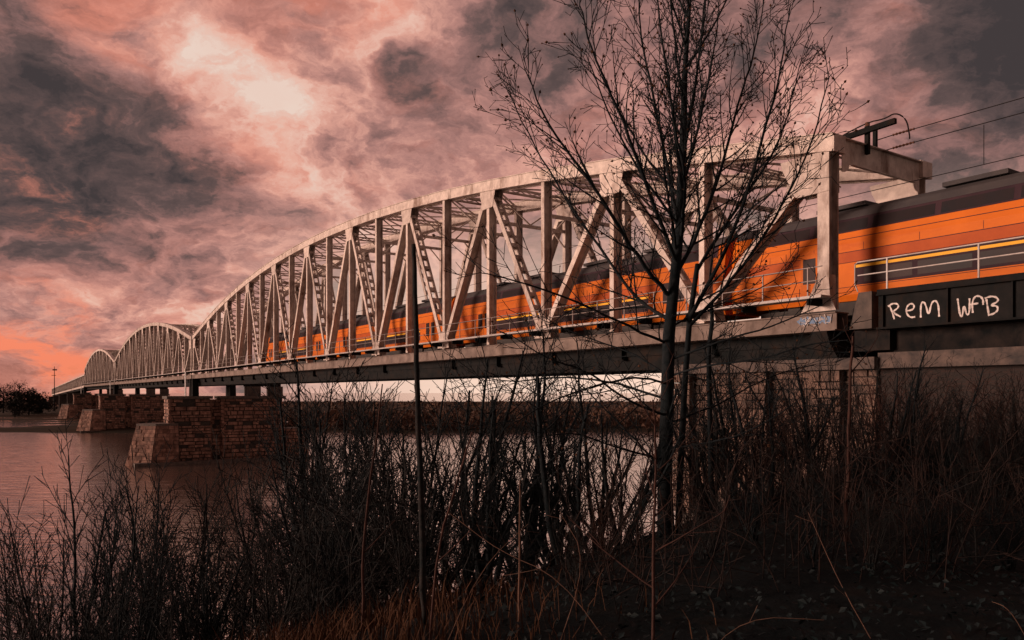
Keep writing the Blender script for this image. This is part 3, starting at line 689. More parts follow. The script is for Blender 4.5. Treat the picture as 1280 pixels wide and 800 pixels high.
# ------------------------------------------------------------------ track and train
def track():
    root = empty('railway_track', P(-24, DC, RAIL), RZ); root['kind'] = 'structure'; Lt = s_end + 24
    for y in (.7525, -.7525):
        m = MB(); m.box(0, Lt, y - .036, y + .036, -.05, 0); m.box(0, Lt, y - .01, y + .01, -.13, -.052); m.box(0, Lt, y - .07, y + .07, -.15, -.132); m.build('rail', 'steel_rail', root)
    sm = MB().box(-.12, .12, -1.25, 1.25, -.30, -.153).mesh('sleeper', 'bark_grey')
    for k in range(230): inst('sleeper', sm, root, (.4 + k * .62, 0, 0))
track()
def carriage(first=False, cab=False):
    """double-deck carriage, local origin on the rail at mid length, x along"""
    root = empty('train_carriage', (0, 0, 0), RZ); Lc = 26.3; hw = 1.39; x0, x1 = -Lc / 2, Lc / 2
    zr = lambda e: EYE + e - RAIL          # from eye-relative heights
    prof = [(-1.30, zr(3.62)), (-hw, zr(3.86)), (-hw, zr(5.9)), (-1.33, zr(6.35)), (-1.21, zr(6.92)), (-1.02, zr(7.22)), (-.62, zr(7.44)), (0, zr(7.52))]
    prof = prof + [(-a, b) for a, b in prof[-2::-1]]
    n = len(prof)
    def loft(stations, i0, i1, name, mat, closed=False, push=0.):
        m = MB(); k = i1 - i0 + 1
        for (x, sc, dz) in stations:
            for a, b in prof[i0:i1 + 1]: m.v.append((x, a * sc + (push if a > 0 else -push if a < 0 else 0), b + dz * (b - 1.0)))
        for s_ in range(len(stations) - 1):
            for j in range(k - 1): m.f.append((s_ * k + j, s_ * k + j + 1, (s_ + 1) * k + j + 1, (s_ + 1) * k + j))
        if closed:
            m.f.append(tuple(range(k))); m.f.append(tuple(range((len(stations) - 1) * k, len(stations) * k))[::-1])
        return fix_normals(m.build(name, mat, root))
    if cab: stations = [(x0, .93, -.02), (x0 + .3, 1, 0), (x1 - 3.2, 1, 0), (x1 - 1.6, .985, -.03), (x1 - .5, .94, -.16), (x1, .84, -.34)]
    else: stations = [(x0, .93, -.02), (x0 + .3, 1, 0), (x1 - .3, 1, 0), (x1, .93, -.02)]
    loft(stations, 0, n - 1, 'body', 'train_orange', True)
    rs = [(x0 + .3, 1.004, .004), (x1 - (3.2 if cab else .3), 1.004, .004)]
    m = MB(); idx = list(range(4, n - 4)); k = len(idx)
    for x in (x0 + .15, x1 - (3.2 if cab else .15)):
        for i in idx: a, b = prof[i]; m.v.append((x, a * 1.012, b + .012))
    for j in range(k - 1): m.f.append((j, j + 1, k + j + 1, k + j))
    roof = fix_normals(m.build('roof', 'train_roof', root))
    for x in (-8.2, -3.0, 2.8, 8.0):
        mm = MB(); mm.box(x - 1.1, x + 1.1, -.75, .75, prof[7][1] - .02, prof[7][1] + .14); mm.build('roof_unit', 'train_roof', roof)
    for sgn in (1, -1):
        # upper and lower dark window bands set on the side, panes in them
        def strip(za, ya, zb, yb, xa, xb, off): 
            m = MB(); o_ = off; m.quadbox([(xa, sgn * (ya - .02), za), (xb, sgn * (ya - .02), za), (xb, sgn * (ya + o_), za), (xa, sgn * (ya + o_), za), (xa, sgn * (yb - .02), zb), (xb, sgn * (yb - .02), zb), (xb, sgn * (yb + o_), zb), (xa, sgn * (yb + o_), zb)]); return m
        xe = x1 - (3.4 if cab else 1.2)
        ub = fix_normals(strip(zr(6.37), 1.327, zr(6.945), 1.2075, x0 + .4, xe, .006).build('window_band', 'train_band', root))
        lb = fix_normals(strip(zr(4.22), hw, zr(5.08), hw, x0 + 5.0, x1 - 6.2, .006).build('window_band', 'train_band', root))
        nx = 9
        for i in range(nx):
            a = x0 + 1.5 + i * (xe - x0 - 1.8) / nx; b = a + (xe - x0 - 1.8) / nx - .22
            fix_normals(strip(zr(6.43), 1.3145, zr(6.84), 1.2285, a, b, .011).build('window', 'window_glass', ub))
        for i in range(7):
            a = x0 + 5.2 + i * (Lc - 11.6) / 7; b = a + (Lc - 11.6) / 7 - .2
            fix_normals(strip(zr(4.32), hw, zr(4.82), hw, a, b, .011).build('window', 'window_glass', lb))
        fix_normals(strip(zr(4.90), hw, zr(5.01), hw, x0 + 5.0, x1 - 6.2, .012).build('stripe', 'train_yellow', lb))
        for za_, zb_ in ((6.10, 6.125), (5.56, 5.585), (5.14, 5.16), (4.16, 4.18)):
            fix_normals(strip(zr(za_), hw if za_ < 5.9 else 1.364, zr(zb_), hw if za_ < 5.9 else 1.361, x0 + .4, x1 - (3.2 if cab else .4), .008).build('trim_line', 'train_band', root))
        fix_normals(strip(zr(5.162), hw, zr(5.558), hw, x0 + .4, x1 - (3.2 if cab else .4), .004).build('paint_band', 'train_red', root))
        for i in range(1, 12):
            xs_ = x0 + i * Lc / 12
            fix_normals(strip(zr(5.60), hw, zr(5.88), hw, xs_ - .008, xs_ + .008, .004).build('panel_seam', 'train_band', root))
        for xd in (x0 + 3.2, x1 - 4.6):
            dm = fix_normals(strip(zr(3.9), hw, zr(5.75), hw, xd - .85, xd + .85, .009).build('door', 'train_orange', root))
            fix_normals(strip(zr(3.92), hw, zr(5.73), hw, xd - .012, xd + .012, .012).build('door_seam', 'train_band', dm))
            for q in (-.44, .44):
                fix_normals(strip(zr(4.5), hw, zr(5.55), hw, xd + q - .3, xd + q + .3, .013).build('door_window', 'window_glass', dm))
    if cab:
        m = MB(); m.quadbox([(x1 - 1.55, -1.1, zr(6.0)), (x1 - .2, -1.0, zr(5.3)), (x1 - .2, 1.0, zr(5.3)), (x1 - 1.55, 1.1, zr(6.0)), (x1 - 1.75, -1.05, zr(6.75)), (x1 - .35, -.95, zr(6.15)), (x1 - .35, .95, zr(6.15)), (x1 - 1.75, 1.05, zr(6.75))]); m.build('windscreen', 'window_glass', root)
    m = MB(); m.box(x0 + 5.0, x1 - 5.0, -1.2, 1.2, .32, zr(3.63)); m.build('underframe', 'train_under', root)
    for bx in (x0 + 3.2, x1 - 3.2):
        m = MB(); m.box(bx - 1.75, bx + 1.75, -1.08, -.92, .35, .75); m.box(bx - 1.75, bx + 1.75, .92, 1.08, .35, .75); m.box(bx - .3, bx + .3, -1.1, 1.1, .5, zr(3.63)); bg = m.build('bogie', 'train_under', root)
        for q in (-1.25, 1.25):
            for y in (-.76, .76):
                mm = MB(); mm.prism([(bx + q + .46 * math.cos(a * math.pi / 9), y - .065, .46 + .46 * math.sin(a * math.pi / 9)) for a in range(18)], (0, .13, 0)); fix_normals(mm.build('wheel', 'train_under', bg))
    return root
front = 104.
cl = ['leading orange double deck carriage, farthest along the bridge', 'second orange double deck carriage from the front of the train', 'third orange double deck carriage, seen through the truss behind the big tree', 'nearest orange double deck carriage, entering the bridge at the right edge']
c_cab = carriage(cab=True); c_mid = carriage()
for k in range(4):
    o = c_cab if k == 0 else (c_mid if k == 1 else copy_tree(c_mid))
    o.location = P(front - 13.15 - k * 26.75, DC, RAIL + .002); tag(o, cl[k], 'train carriage', 'carriages of the passing train')

# ------------------------------------------------------------------ overhead line
def overhead():
    root = empty('catenary_bracket', P(S0, DC, DECK + 6.1), RZ)
    zt = EYE + 10.12 - (DECK + 6.1); y = DC - 27.6
    m = MB(); m.beam((.6, y, zt), (-1.75, y, zt + .06), .16, .2); m.build('arm', 'steel_dark', root)
    m = MB(); m.box(-.58, -.42, y - .27, y - .12, -.4, zt + .25); m.build('post', 'steel_dark', root)
    m = MB(); m.tube([(-.5, y - .2, zt + .25), (-.5, y - .2, zt + .4)], .09, 7); m.build('cap_insulator', 'insulator', root)
    m = MB(); jw = [(1.2, y, zt - .05), (-.5, y - .15, zt + .4), (-1.2, y - .2, zt + .33), (-1.75, y, zt + .38), (-2.0, y - .3, zt + .1), (-2.05, y - .4, zt - .45), (-2.0, y - .5, zt - .6)]
    for _ in range(2):
        j2 = [jw[0]]
        for i in range(len(jw) - 1): j2 += [tuple(Vector(jw[i]).lerp(Vector(jw[i + 1]), .25)), tuple(Vector(jw[i]).lerp(Vector(jw[i + 1]), .75))]
        jw = j2 + [jw[-1]]
    m.tube(jw, .028, 5); m.build('jumper_wire', 'wire', root)
    for zz in (10.22, 9.70):
        m = MB(); z = EYE + zz - (DECK + 6.1)
        pts, rad = [], []
        for k in range(13): pts.append((-.75 - k * .07, -.06, z)); rad.append(.028 if k % 2 else .055)
        m.tube(pts, rad, 7); m.build('insulator', 'insulator', root)
        m = MB(); m.tube([(-.05, -.06, z - .02), (-.75, -.06, z)], .02, 4); m.build('anchor_rod', 'wire', root)
    m = MB(); m.box(-.07, .07, -.13, .01, 0.003, 1.0); m.build('anchor_post', 'steel_dark', root)
    tag(root, 'dark overhead wire bracket with insulators on top of the near portal', 'catenary bracket')
    def wire(z0, sag, lab_, s_from=S0 - 1.6, s_to=-45, r=.018):
        m = MB(); pts = []
        for k in range(25):
            t = k / 24; pts.append(P(s_from + (s_to - s_from) * t, DC + .06, EYE + z0 - sag * 4 * t * (1 - t)))
        m.tube(pts, r, 5); tag(m.build('overhead_wire', 'wire'), lab_, 'wire')
    wire(10.22, .12, 'topmost overhead cable running from the bracket to the right edge')
    wire(9.70, .10, 'second overhead cable just under the topmost one')
    m = MB(); m.tube([P(S0 + SPAN, DC + .06, EYE + 8.2), P(-45, DC + .06, EYE + 8.2)], .016, 5)
    cw = m.build('contact_wire', 'wire'); tag(cw, 'lowest overhead wire above the train roof', 'wire')
    for s in (13.45, 3.0, -8.0):
        m = MB(); m.tube([P(s, DC + .06, EYE + 8.2), P(s, DC + .06, EYE + 9.63)], .012, 4); m.build('dropper', 'wire', cw)
overhead()

# ------------------------------------------------------------------ trees and scrub
class Grow:
    def __init__(self, seed, sides=(7, 5, 4, 3, 3), minr=.004):
        self.r = random.Random(seed); self.m = MB(); self.sides = sides; self.minr = minr; self.tips = []
    def perp(self, d):
        a = Vector((self.r.gauss(0, 1), self.r.gauss(0, 1), self.r.gauss(0, 1))); a -= d * a.dot(d); return a.normalized()
    def tube(self, pts, r0, r1, lev):
        n = len(pts); self.m.tube(pts, [max(self.minr, r0 + (r1 - r0) * i / (n - 1)) for i in range(n)], self.sides[min(lev, len(self.sides) - 1)], cap=False)
    def branch(self, p, d, L, r0, lev, maxlev, spec):
        """spec per level: wob, up, seg, dens, angle, ratio, start"""
        sp = spec[min(lev, len(spec) - 1)]; R = self.r
        n = max(2, int(round(L / sp['seg']))); pts = [Vector(p)]; dirs = []
        d = Vector(d).normalized(); cur = Vector(p)
        for i in range(n):
            d = (d + self.perp(d) * R.gauss(0, sp['wob']) + Vector((0, 0, sp['up']))).normalized(); cur = cur + d * (L / n); pts.append(cur.copy()); dirs.append(d.copy())
        r1 = r0 * sp.get('taper', .25); self.tube(pts, r0, r1, lev)
        self.children(pts, dirs, L, r0, r1, lev, maxlev, spec)
        if lev >= maxlev: self.tips.append((pts[-1], d))
    def children(self, pts, dirs, L, r0, r1, lev, maxlev, spec):
        if lev >= maxlev: return
        sp = spec[min(lev, len(spec) - 1)]; R = self.r; n = len(dirs)
        cnt = L * sp['dens']; cnt = int(cnt) + (R.random() < cnt % 1)
        for c in range(cnt):
            t = sp['start'] + (1 - sp['start']) * (c + R.random()) / max(1, cnt); t = min(t, .98)
            x = t * n; i = min(int(x), n - 1); q = pts[i].lerp(pts[i + 1], x - i); a = math.radians(R.gauss(sp['angle'], 9))
            dd = dirs[i] * math.cos(a) + self.perp(dirs[i]) * math.sin(a)
            rr = (r0 + (r1 - r0) * t); cl_ = L * sp['ratio'] * R.uniform(.55, 1.2) * (1.12 - .62 * t)
            self.branch(q, dd, max(cl_, sp['seg'] * 1.5), min(rr * .62, max(self.minr, cl_ * .013 + .002)), lev + 1, maxlev, spec)
    def limb(self, pts, r0, r1, lev, maxlev, spec):
        """given polyline as a main limb, smoothed, with grown side branches"""
        q = [Vector(p) for p in pts]
        for _ in range(2):
            o = [q[0]]
            for i in range(len(q) - 1): o += [q[i].lerp(q[i + 1], .25), q[i].lerp(q[i + 1], .75)]
            q = o + [q[-1]]
        for i in range(1, len(q) - 1): q[i] = q[i] + self.perp((q[i + 1] - q[i - 1]).normalized()) * self.r.gauss(0, min(.02, r0 * .3))
        self.tube(q, r0, r1, lev)
        L = sum((q[i + 1] - q[i]).length for i in range(len(q) - 1)); dirs = [(q[i + 1] - q[i]).normalized() for i in range(len(q) - 1)]
        self.children(q, dirs, L, r0, r1, lev, maxlev, spec)
    def buds(self, size, prob):
        m = MB()
        for p, d in self.tips:
            if self.r.random() > prob: continue
            s = size * self.r.uniform(.6, 1.4); a = self.perp(d) * s * .45; b = d.cross(a); b0 = len(m.v)
            m.v += [tuple(p - d * s * .2), tuple(p + a + d * s * .3), tuple(p + b + d * s * .4), tuple(p - a + d * s * .35), tuple(p - b + d * s * .3), tuple(p + d * s)]
            m.f += [(b0, b0 + 2, b0 + 1), (b0, b0 + 3, b0 + 2), (b0, b0 + 4, b0 + 3), (b0, b0 + 1, b0 + 4), (b0 + 5, b0 + 1, b0 + 2), (b0 + 5, b0 + 2, b0 + 3), (b0 + 5, b0 + 3, b0 + 4), (b0 + 5, b0 + 4, b0 + 1)]
        return m
def px3(px, py, zc): return Vector(((px - 640) / F * zc, zc, EYE + (490 - py) / F * zc))

def big_tree():
    zc = 12.0; bx = (833 - 640) / F * zc; gz = gh_xy(bx, zc)
    root = empty('bare_tree', (bx, zc, gz)); B = Vector((bx, zc, gz))
    g = Grow(3, minr=.0048)
    spec = [dict(wob=.06, up=.03, seg=.25, dens=5.6, angle=31, ratio=.25, start=.10),
            dict(wob=.07, up=.035, seg=.20, dens=5.0, angle=36, ratio=.40, start=.12),
            dict(wob=.09, up=.03, seg=.12, dens=5.5, angle=42, ratio=.45, start=.15),
            dict(wob=.10, up=.03, seg=.09, dens=0, angle=42, ratio=.4, start=.2)]
    low = [dict(spec[0], up=.0, dens=3.6, angle=42, ratio=.36), dict(spec[1], up=.01), dict(spec[2], dens=3.5), spec[3]]
    tr = Grow(5, sides=(10, 8, 5, 3))
    # trunk and the limbs that leave it, as polylines (px, py, depth)
    T = [(833, 665, 12.0), (831, 600, 12.0), (834, 500, 12.0), (836, 420, 12.0), (842, 360, 12.0), (850, 280, 12.05), (854, 180, 12.0), (856, 90, 12.1), (862, 10, 12.1), (866, -45, 12.2)]
    tp = [px3(*t) for t in T]; tp[0].z = gz - .25
    rad = [.150, .118, .108, .100, .086, .076, .062, .045, .026, .012]
    q = tp
    tr.m.tube(q, rad, 10, cap=False)
    # a second stem close beside the first
    tr.m.tube([px3(848, 668, 12.15), px3(850, 600, 12.18), px3(856, 480, 12.2), px3(862, 400, 12.25), px3(872, 330, 12.3)], [.062, .055, .050, .046, .04], 8, cap=False)
    tko = tr.m.build('trunk', 'bark_dark', None, True)
    tr.m.v  # trunk mesh is in world coordinates: parent keeps it in place
    tko.parent = root; tko.matrix_parent_inverse = Matrix.Translation(-B)
    limbs = [ # (start radius, points)
        (.062, [(842, 372, 12.0), (800, 330, 11.7), (762, 262, 11.2), (722, 205, 10.9), (680, 150, 10.7), (655, 82, 10.6)]),
        (.052, [(838, 400, 12.0), (792, 372, 12.5), (742, 300, 13.1), (700, 235, 13.5), (664, 175, 13.7), (634, 112, 13.8)]),
        (.060, [(846, 330, 12.0), (818, 260, 11.5), (790, 180, 11.2), (760, 110, 11.0), (736, 55, 10.9), (724, -5, 10.9)]),
        (.055, [(849, 290, 12.0), (832, 200, 12.5), (815, 110, 12.9), (800, 40, 13.1), (796, -20, 13.2)]),
        (.050, [(852, 240, 12.0), (843, 150, 11.6), (828, 60, 11.4), (820, -20, 11.4)]),
        (.060, [(846, 345, 12.0), (880, 275, 12.4), (905, 200, 12.8), (925, 120, 13.1), (945, 60, 13.2), (956, -5, 13.2)]),
        (.058, [(862, 398, 12.25), (905, 320, 11.7), (935, 240, 11.3), (955, 165, 11.0), (975, 95, 10.9), (988, 5, 10.8)]),
        (.052, [(870, 340, 12.3), (915, 268, 12.7), (960, 205, 13.0), (985, 150, 13.2), (1000, 80, 13.3)]),
        (.050, [(860, 410, 12.25), (925, 340, 11.8), (975, 262, 11.5), (1012, 190, 11.3), (1037, 95, 11.2)]),
        (.044, [(852, 240, 12.0), (875, 150, 12.4), (892, 70, 12.7), (900, -10, 12.8)]),
        (.040, [(854, 200, 12.0), (868, 110, 11.5), (880, 30, 11.3), (884, -30, 11.2)]),
        (.048, [(850, 300, 12.05), (860, 220, 11.2), (838, 150, 10.7), (850, 80, 10.4)]),
        (.046, [(850, 270, 12.05), (858, 210, 13.0), (880, 140, 13.7), (872, 60, 14.1)]),
        (.040, [(836, 430, 12.0), (780, 405, 11.5), (710, 372, 11.0), (650, 352, 10.8), (600, 340, 10.7)]),
        (.036, [(834, 500, 12.0), (770, 478, 12.6), (700, 470, 13.1), (640, 478, 13.4), (590, 470, 13.5)]),
        (.036, [(834, 520, 12.0), (780, 500, 11.3), (735, 462, 10.9), (690, 452, 10.6), (640, 420, 10.5)]),
        (.034, [(832, 590, 12.0), (790, 545, 12.3), (745, 500, 12.6), (715, 470, 12.8)]),
        (.034, [(836, 450, 12.0), (905, 425, 11.5), (975, 405, 11.2), (1030, 380, 11.0)]),
        (.032, [(834, 530, 12.0), (900, 505, 12.6), (960, 470, 13.0), (1020, 455, 13.2)]),
        (.030, [(833, 560, 12.0), (880, 555, 11.4), (940, 540, 11.0), (1000, 500, 10.8)]),
        (.030, [(835, 470, 12.0), (790, 440, 12.4), (740, 425, 12.8), (680, 400, 13.0)]),
        (.032, [(834, 480, 12.0), (800, 470, 11.2), (750, 480, 10.6), (690, 500, 10.2), (640, 530, 10.0)]),
        (.028, [(838, 410, 12.0), (880, 385, 12.6), (930, 372, 13.0), (985, 340, 13.2)]),
        (.030, [(836, 470, 12.0), (890, 455, 11.4), (950, 450, 11.0), (1010, 430, 10.8), (1060, 425, 10.6)]),
        (.030, [(833, 575, 12.0), (770, 560, 11.5), (720, 540, 11.2), (680, 545, 11.0)]),
    ]
    RR = random.Random(41)
    for k in range(12):                      # more ascending limbs all round the leader
        t = 4 + 4.2 * (k + RR.random()) / 12; i0 = int(t); p0 = q[i0].lerp(q[min(i0 + 1, len(q) - 1)], t - i0); a = RR.uniform(0, 6.28); rr_ = RR.uniform(.9, 2.0); hh = RR.uniform(1.5, 2.9)
        dx, dy = math.cos(a) * rr_, math.sin(a) * rr_ * .9
        pl = [p0, p0 + Vector((dx * .4, dy * .4, hh * .28)), p0 + Vector((dx * .75, dy * .75, hh * .62)), p0 + Vector((dx, dy, hh))]
        g.limb(pl, .036 - .002 * t, .006, 0, 3, spec)
    for i, (r0, pl) in enumerate(limbs):
        g.limb([px3(*p) for p in pl], r0 * .64, .006, 0, 3, spec if i < 13 else low)
    # extra growth straight off the leader
    dirs = [(q[i + 1] - q[i]).normalized() for i in range(len(q) - 1)]
    g.children(q[4:], dirs[4:], 4.6, .05, .02, 0, 3, [dict(spec[0], dens=3.0, ratio=.2)] + spec[1:])
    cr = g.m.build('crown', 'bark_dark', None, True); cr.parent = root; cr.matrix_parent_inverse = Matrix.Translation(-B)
    bo = g.buds(.04, .4).build('dry_leaves', 'dry_leaf'); bo.parent = root; bo.matrix_parent_inverse = Matrix.Translation(-B); bo['kind'] = 'stuff'
    tag(root, 'tall bare tree with fan of dark branches in front of the truss', 'tree')
    print('tree faces', len(g.m.f))
big_tree()

def shrub_mesh(seed, h, stems, spread, mat, twig=1.0, lev=2, lean=(0, 0), thick=1.0):
    g = Grow(seed, sides=(5, 3, 3, 3), minr=.0062); R = g.r
    spec = [dict(wob=.07, up=.05, seg=.3, dens=3.2 * twig, angle=28, ratio=.32, start=.22, taper=.2),
            dict(wob=.09, up=.05, seg=.2, dens=4.4 * twig, angle=36, ratio=.40, start=.15, taper=.3),
            dict(wob=.10, up=.03, seg=.15, dens=0, angle=40, ratio=.4, start=.2, taper=.5)]
    for k in range(stems):
        a = R.uniform(0, 6.283); t = math.radians(abs(R.gauss(0, spread))); d = Vector((math.sin(t) * math.cos(a) + lean[0], math.sin(t) * math.sin(a) + lean[1], math.cos(t)))
        L = h * R.uniform(.6, 1.05); g.branch(Vector((math.cos(a) * R.uniform(0, .25), math.sin(a) * R.uniform(0, .25), -.15)), d, L, .0095 * L * R.uniform(.6, 1.4) * thick, 0, lev, spec)
    return g.m.mesh('stems', mat, True), g
SHR = {}
def kind_mesh(k, i):
    if (k, i) not in SHR:
        if k == 'dense': SHR[(k, i)] = shrub_mesh(100 + i, 5.0, 11, 15, 'bark_dark', 1.15)[0]
        if k == 'brown': SHR[(k, i)] = shrub_mesh(200 + i, 5.0, 11, 19, 'bark_grey', 1.1)[0]
        if k == 'red': SHR[(k, i)] = shrub_mesh(300 + i, 3.2, 12, 20, 'bark_red', .9)[0]
        if k == 'thin': SHR[(k, i)] = shrub_mesh(400 + i, 4.5, 4, 12, 'bark_grey', .8)[0]
        if k == 'bough': SHR[(k, i)] = shrub_mesh(600 + i, 5.6, 7, 30, 'bark_dark', .95, lev=2, thick=1.7)[0]
        if k == 'arch': SHR[(k, i)] = shrub_mesh(500 + i, 5.6, 9, 30, 'bark_dark', 1.2, thick=1.2)[0]
    return SHR[(k, i)]
rs = random.Random(77)
def shrub(px, zc, top_py, kind, var, label, group=None, rot=None):
    x, y = at(px, zc); g = gh_xy(x, y); hgt = max(.8, EYE + (490 - top_py) / F * zc - g)
    me_ = kind_mesh(kind, var); base = sorted(v.co.z for v in me_.vertices)[int(len(me_.vertices) * .985)]; s = hgt / base
    root = empty('bare_shrub', (x, y, g), rot if rot is not None else rs.uniform(0, 6.28)); root.scale = (s ** .8, s ** .8, s); root.rotation_euler = (rs.gauss(0, .10), rs.gauss(0, .10), root.rotation_euler[2])
    inst('stems', kind_mesh(kind, var), root)
    tag(root, label, 'shrub', group); return root
SH = [ # px, depth, top py, kind, variant, label
    (20, 17, 668, 'brown', 0, 'low bare shrub at the far left edge over the water'),
    (75, 18, 590, 'dense', 0, 'tall bare shrub at the left over open water, leftmost tall one'),
    (130, 16, 585, 'dense', 1, 'dark upright shrub left of the stone pier, against the water'),
    (185, 19, 600, 'dense', 2, 'dense dark shrub just in front of the cutwater nose'),
    (235, 17, 600, 'brown', 1, 'bare shrub in front of the stone pier foot, left half'),
    (285, 20, 590, 'brown', 2, 'brownish shrub in front of the middle of the stone pier'),
    (335, 17, 530, 'thin', 0, 'tall brown shrub overlapping the right end of the stone pier'),
    (380, 20, 478, 'brown', 1, 'tall slender brown shrub right of the stone pier'),
    (425, 15, 480, 'arch', 0, 'wide arching shrub below the truss, left of the thin pole'),
    (470, 18, 472, 'dense', 0, 'dense dark shrub just left of the thin pole'),
    (540, 17, 474, 'dense', 1, 'dense dark shrub just right of the thin pole'),
    (690, 13, 505, 'arch', 0, 'dark arching shrub left of the big tree, on the slope crest'),
    (760, 15, 500, 'thin', 0, 'sparse bare shrub close left of the big tree trunk'),
    (885, 13.5, 430, 'thin', 1, 'slender shrub close right of the big tree trunk'),
    (925, 15, 500, 'red', 0, 'reddish shrub in front of the stone abutment, right of the big tree'),
    (985, 17, 490, 'red', 1, 'reddish twiggy shrub before the middle of the stone abutment'),
    (1060, 14, 400, 'thin', 2, 'slender upright shrub in front of the portal end of the truss'),
    (1105, 18, 468, 'red', 2, 'reddish shrub below the sprayed letters, left side'),
    (1165, 19, 470, 'brown', 2, 'brown shrub below the sprayed letters, under the ledge'),
    (1225, 17, 478, 'red', 0, 'reddish shrub against the brick wall near the right edge'),
    (1275, 15, 470, 'brown', 0, 'brown shrub at the right edge against the brick wall'),
    (1145, 21, 440, 'thin', 2, 'tall thin shrub rising over the ledge below the letters'),
    (1085, 20, 455, 'brown', 1, 'brown shrub in front of the tapered end block'),
    (955, 20, 480, 'brown', 0, 'grey brown shrub growing against the middle pilaster'),
    (1250, 12, 520, 'brown', 1, 'dark shrub low at the right edge in front of the wall'),
    (1010, 11, 560, 'brown', 1, 'grey brown shrub in the dark hollow right of the big tree'),
    (1130, 10, 560, 'thin', 0, 'thin pale shrub in the dark hollow at lower right'),
    (1215, 8.5, 600, 'thin', 1, 'thin leaning shrub low in the right corner'),
    (650, 8.5, 672, 'dense', 1, 'close dark shrub at the bottom centre, right of the straight pole'),
    (720, 8, 690, 'brown', 2, 'close low shrub at the bottom, left of the reddish sapling'),
    (800, 9, 650, 'dense', 2, 'close dark shrub below the big trunk, left side'),
    (880, 8.5, 640, 'brown', 0, 'close brown shrub below the big trunk, right side'),
    (945, 9.5, 590, 'dense', 0, 'dark shrub in the hollow below the middle pilaster'),
    (1015, 8, 650, 'dense', 1, 'close dark shrub low at the right of centre'),
    (1075, 12, 530, 'dense', 2, 'dark upright shrub in front of the tapered end block foot'),
    (1090, 7.5, 680, 'brown', 1, 'close brown shrub at the bottom right, by the leaning cane'),
    (1160, 12.5, 520, 'dense', 0, 'dark shrub under the letters, in front of the brick wall'),
    (1170, 8, 640, 'dense', 2, 'close dark shrub at the bottom right, second from the corner'),
    (1215, 11, 540, 'brown', 2, 'brown shrub before the brick wall, second from the right edge'),
    (1265, 8, 650, 'dense', 0, 'close dark shrub in the bottom right corner'),
    (890, 18, 470, 'dense', 2, 'dark shrub against the left pilaster of the abutment'),
    (1020, 19, 468, 'brown', 2, 'brown shrub against the right pilaster of the abutment'),
    (615, 13, 450, 'bough', 0, 'big arching shrub with stout boughs halfway between pole and big tree'),
    (705, 14, 455, 'bough', 1, 'stout arching shrub in front of the bright water, left of the big tree'),
    (775, 12.5, 470, 'bough', 2, 'stout boughs rising close to the left of the big trunk'),
    (520, 15, 455, 'bough', 1, 'stout arching shrub behind the straight pole'),
    (915, 15, 425, 'bough', 0, 'stout boughs rising in front of the left pilaster'),
    (1010, 16, 430, 'bough', 2, 'stout boughs rising in front of the abutment below the blue sprayed tag'),
    (1190, 16, 450, 'bough', 1, 'stout boughs rising in front of the ledge near the right edge'),
    (570, 16, 425, 'bough', 2, 'tall stout boughs crossing the deck right of the straight pole'),
    (660, 15, 420, 'bough', 0, 'tall stout boughs crossing the deck midway between pole and big tree'),
    (745, 16, 415, 'bough', 1, 'tall stout boughs crossing the deck just left of the big tree'),
    (960, 13, 405, 'bough', 1, 'tall stout boughs crossing the ledge right of the big tree'),
    (1110, 15, 430, 'bough', 0, 'tall stout boughs in front of the tapered end block'),
    (425, 17, 450, 'bough', 0, 'stout arching shrub under the truss, left of the curved sapling'),
    (60, 10, 690, 'brown', 2, 'close twiggy shrub in the lower left corner'),
    (150, 9, 680, 'dense', 1, 'close dark shrub at the bottom left, second from the corner'),
    (255, 9.5, 670, 'dense', 2, 'close dark shrub at the bottom, below the stone pier'),
    (345, 9, 640, 'brown', 0, 'close brown shrub at the bottom below the right end of the pier'),
    (430, 10.5, 560, 'dense', 0, 'close dense shrub at the bottom, left of the thin pole'),
    (590, 10.5, 590, 'arch', 2, 'close arching shrub at the bottom, right of the thin pole'),
    (760, 10, 640, 'red', 1, 'low reddish shrub on the crest left of the big tree trunk'),
]
for a in SH: shrub(a[0], a[1], a[2], a[3], a[4], a[5], 'bare shrubs on the bank')

